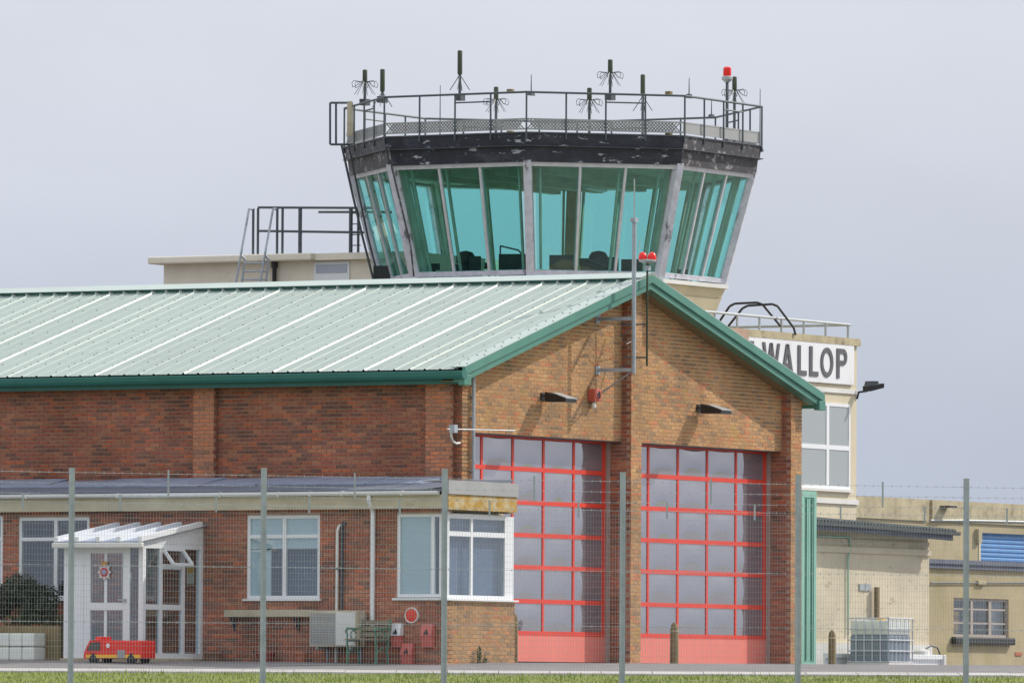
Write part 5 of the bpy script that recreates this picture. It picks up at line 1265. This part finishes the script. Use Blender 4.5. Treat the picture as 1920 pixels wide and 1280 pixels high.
# front face is the long-facing side: build as a 1.2 x 1.0 x 1.15 tote whose left side faces the camera
kx = onv(1666, 1240, VI).x
dvI = .0
tu0 = i0; tu1 = tu0+1.2
c0 = onv(1591, 1200, .9); 
# near corner at px 1666: left face (u plane) runs left to px 1590, right face (v plane) runs right to px 1711
cn = onv(1666, 1200, .3); le = onu(1590, 1200, cn.x).y; re = onv(1711, 1200, .3).x; zt_ = onv(1666, 1157, .3).z; zi0 = gs(cn.x, .3)
zlq = onv(1666, 1190, .3).z
th = thing('caged_tank', 'white plastic liquid tank half full inside a metal cage on the apron', 'tank', (cn.x, .3, zi0))
part('upper_tank', MB().bevbox(cn.x+.03, re-.03, .33, le-.03, zlq+.001, zt_-.05, .04), M['tank_white'], th)
part('filled_tank', MB().bevbox(cn.x+.03, re-.03, .33, le-.03, zi0+.14, zlq-.001, .03), M['tank_blue'], th)
t = MB()
for z in [zi0+.15+(zt_-zi0-.16)*i/4 for i in range(5)]:
    t.tube((cn.x, .3, z), (re, .3, z), .014, 6).tube((cn.x, le, z), (re, le, z), .014, 6).tube((cn.x, .3, z), (cn.x, le, z), .014, 6).tube((re, .3, z), (re, le, z), .014, 6)
for i in range(7):
    u = cn.x+(re-cn.x)*i/6; t.tube((u, .3, zi0+.14), (u, .3, zt_), .012, 6).tube((u, le, zi0+.14), (u, le, zt_), .012, 6)
for i in range(6):
    v = .3+(le-.3)*i/5; t.tube((cn.x, v, zi0+.14), (cn.x, v, zt_), .012, 6).tube((re, v, zi0+.14), (re, v, zt_), .012, 6)
part('cage', t, M['cage'], th, smooth=True)
part('pallet', MB().box(cn.x-.02, re+.02, .28, le+.02, zi0, zi0+.13), M['white_dirty'], th)
part('cap', MB().lathe(((cn.x+re)/2-.3, .6, zt_-.05), [(.09, 0), (.09, .05), (.04, .06)], 12), M['yellow'], th)
# white traffic barrier
vb = .1
b0 = onv(1718, 1240, vb+.2); b1 = onv(1834, 1240, vb+.2); bz0 = gs(b0.x, vb+.2); bzt = onv(1800, 1226, vb+.2).z
th = thing('white_barrier', 'low white steel barrier rail lying along the apron past the caged tank', 'barrier', (b0.x, vb+.2, bz0))
uL = onv(1520, 1240, 1.45).x
prof = [(0, 0), (-.06, .02), (-.06, .06), (.0, .10), (.0, (bzt-bz0)*.62), (-.07, (bzt-bz0)*.72), (-.07, (bzt-bz0)*.95), (0, bzt-bz0), (.04, bzt-bz0), (.04, 0)]
part('beam', MB().prism([(b0.x-1.8, vb+.2+p[0]+1.2, bz0+p[1]) for p in prof], (b1.x-b0.x+2.4, 0, 0)), M['white'], th)
part('end_cap', MB().bevbox(b1.x+.60, b1.x+.72, vb+1.3, vb+1.46, bz0+.02, bzt, .02), M['white_dirty'], th)
q0 = onv(1726, 1215, 1.7); th = thing('white_drum', 'short white plastic drum behind the white barrier', 'drum', (q0.x, 1.7, 0))
part('body', MB().lathe((q0.x, 1.7, 0), [(.2, 0), (.21, .05), (.2, .2), (.205, .3), (.19, .40), (.08, .46)], 16), M['white_dirty'], th, smooth=True)
part('hose', MB().path([(q0.x+.1, 1.65, .44), (q0.x+.3, 1.6, .52), (q0.x+.6, 1.6, .48), (q0.x+.75, 1.6, .3)], .018, 6), M['steel_dark'], th)

# ------------------------------------------------------------------ perimeter fence
posts_px = [(-980, 868), (-605, 871), (-235, 874), (135, 878), (495, 878), (834, 880), (1168, 886), (1497, 891), (1812, 898), (2115, 904), (2410, 909), (2700, 914)]
def fdep(px): return 135 + (px-135)/(1812-135)*6.4
pts = []
for (px, py) in posts_px:
    p = ond(px, py, fdep(px)); pts.append(p)
zt_p = sum(p.z for p in pts)/len(pts)
gf0 = gs(pts[5].x, pts[5].y)
fe = thing('mesh_fence', 'grey steel mesh security fence topped with barbed wire strands', 'fence', (pts[5].x, pts[5].y, gf0))
zm_top = ond(834, 953, fdep(834)).z
dirf = (pts[-1]-pts[0]); dirf.z = 0; dirf.normalize(); nf = Vector((-dirf.y, dirf.x, 0))
for p in pts:
    z0 = gs(p.x, p.y)-.3
    po_ = part('fence_post', MB().bar((p.x, p.y, z0), (p.x, p.y, p.z), .082, .06, nf), M['steel'], fe)
    part('post_cap', MB().bar((p.x, p.y, p.z), (p.x, p.y, p.z+.012), .088, .066, nf), M['rail_pale'], po_)
for i in range(len(pts)-1):
    a, b = pts[i].copy(), pts[i+1].copy(); off = nf*-.05; ln = (b-a).length; t = MB()
    n = int(ln/.05); zg0 = min(gs(a.x, a.y), gs(b.x, b.y))
    for j in range(n+1):
        c = a.lerp(b, j/n)+off; t.tube((c.x, c.y, zg0+.03), (c.x, c.y, zm_top), .002, 3)
    z = zg0+.1
    while z < zm_top+.01:
        t.tube((a.x+off.x, a.y+off.y, z), (b.x+off.x, b.y+off.y, z), .0015, 3)
        z += .1
    part('mesh_panel', t, M['steel'], fe, kind='stuff')
    # barbed strands and tension wires
    t = MB(); 
    zs_ = [ond(834, y, fdep(834)).z for y in (897, 917, 937, 952)]
    for z in zs_ + [ond(834, 1067, fdep(834)).z, ond(834, 1171, fdep(834)).z]:
        p, q = Vector((a.x, a.y, z)), Vector((b.x, b.y, z)); t.tube(p, q, .003, 4)
        nb = int(ln/.16)
        for j in range(nb):
            c = p.lerp(q, (j+.5)/nb); e = random.uniform(-.02,.02); t.tube(c+Vector((0,0,-.022)), c+Vector((dirf.x*e, dirf.y*e, .022)), .0045, 3)
    part('barbed_strand', t, M['steel'], fe, kind='stuff')
    for (s, y0, y1) in ((.5, 889, 937), (.25, 936, 966), (.75, 936, 966)):
        c = a.lerp(b, s); part('dropper', MB().bar((c.x, c.y, ond(834, y1, fdep(834)).z), (c.x, c.y, ond(834, y0, fdep(834)).z), .028, .012, nf), M['steel'], fe)
for o in bpy.data.objects:
    if '_b' in o.keys(): del o['_b']
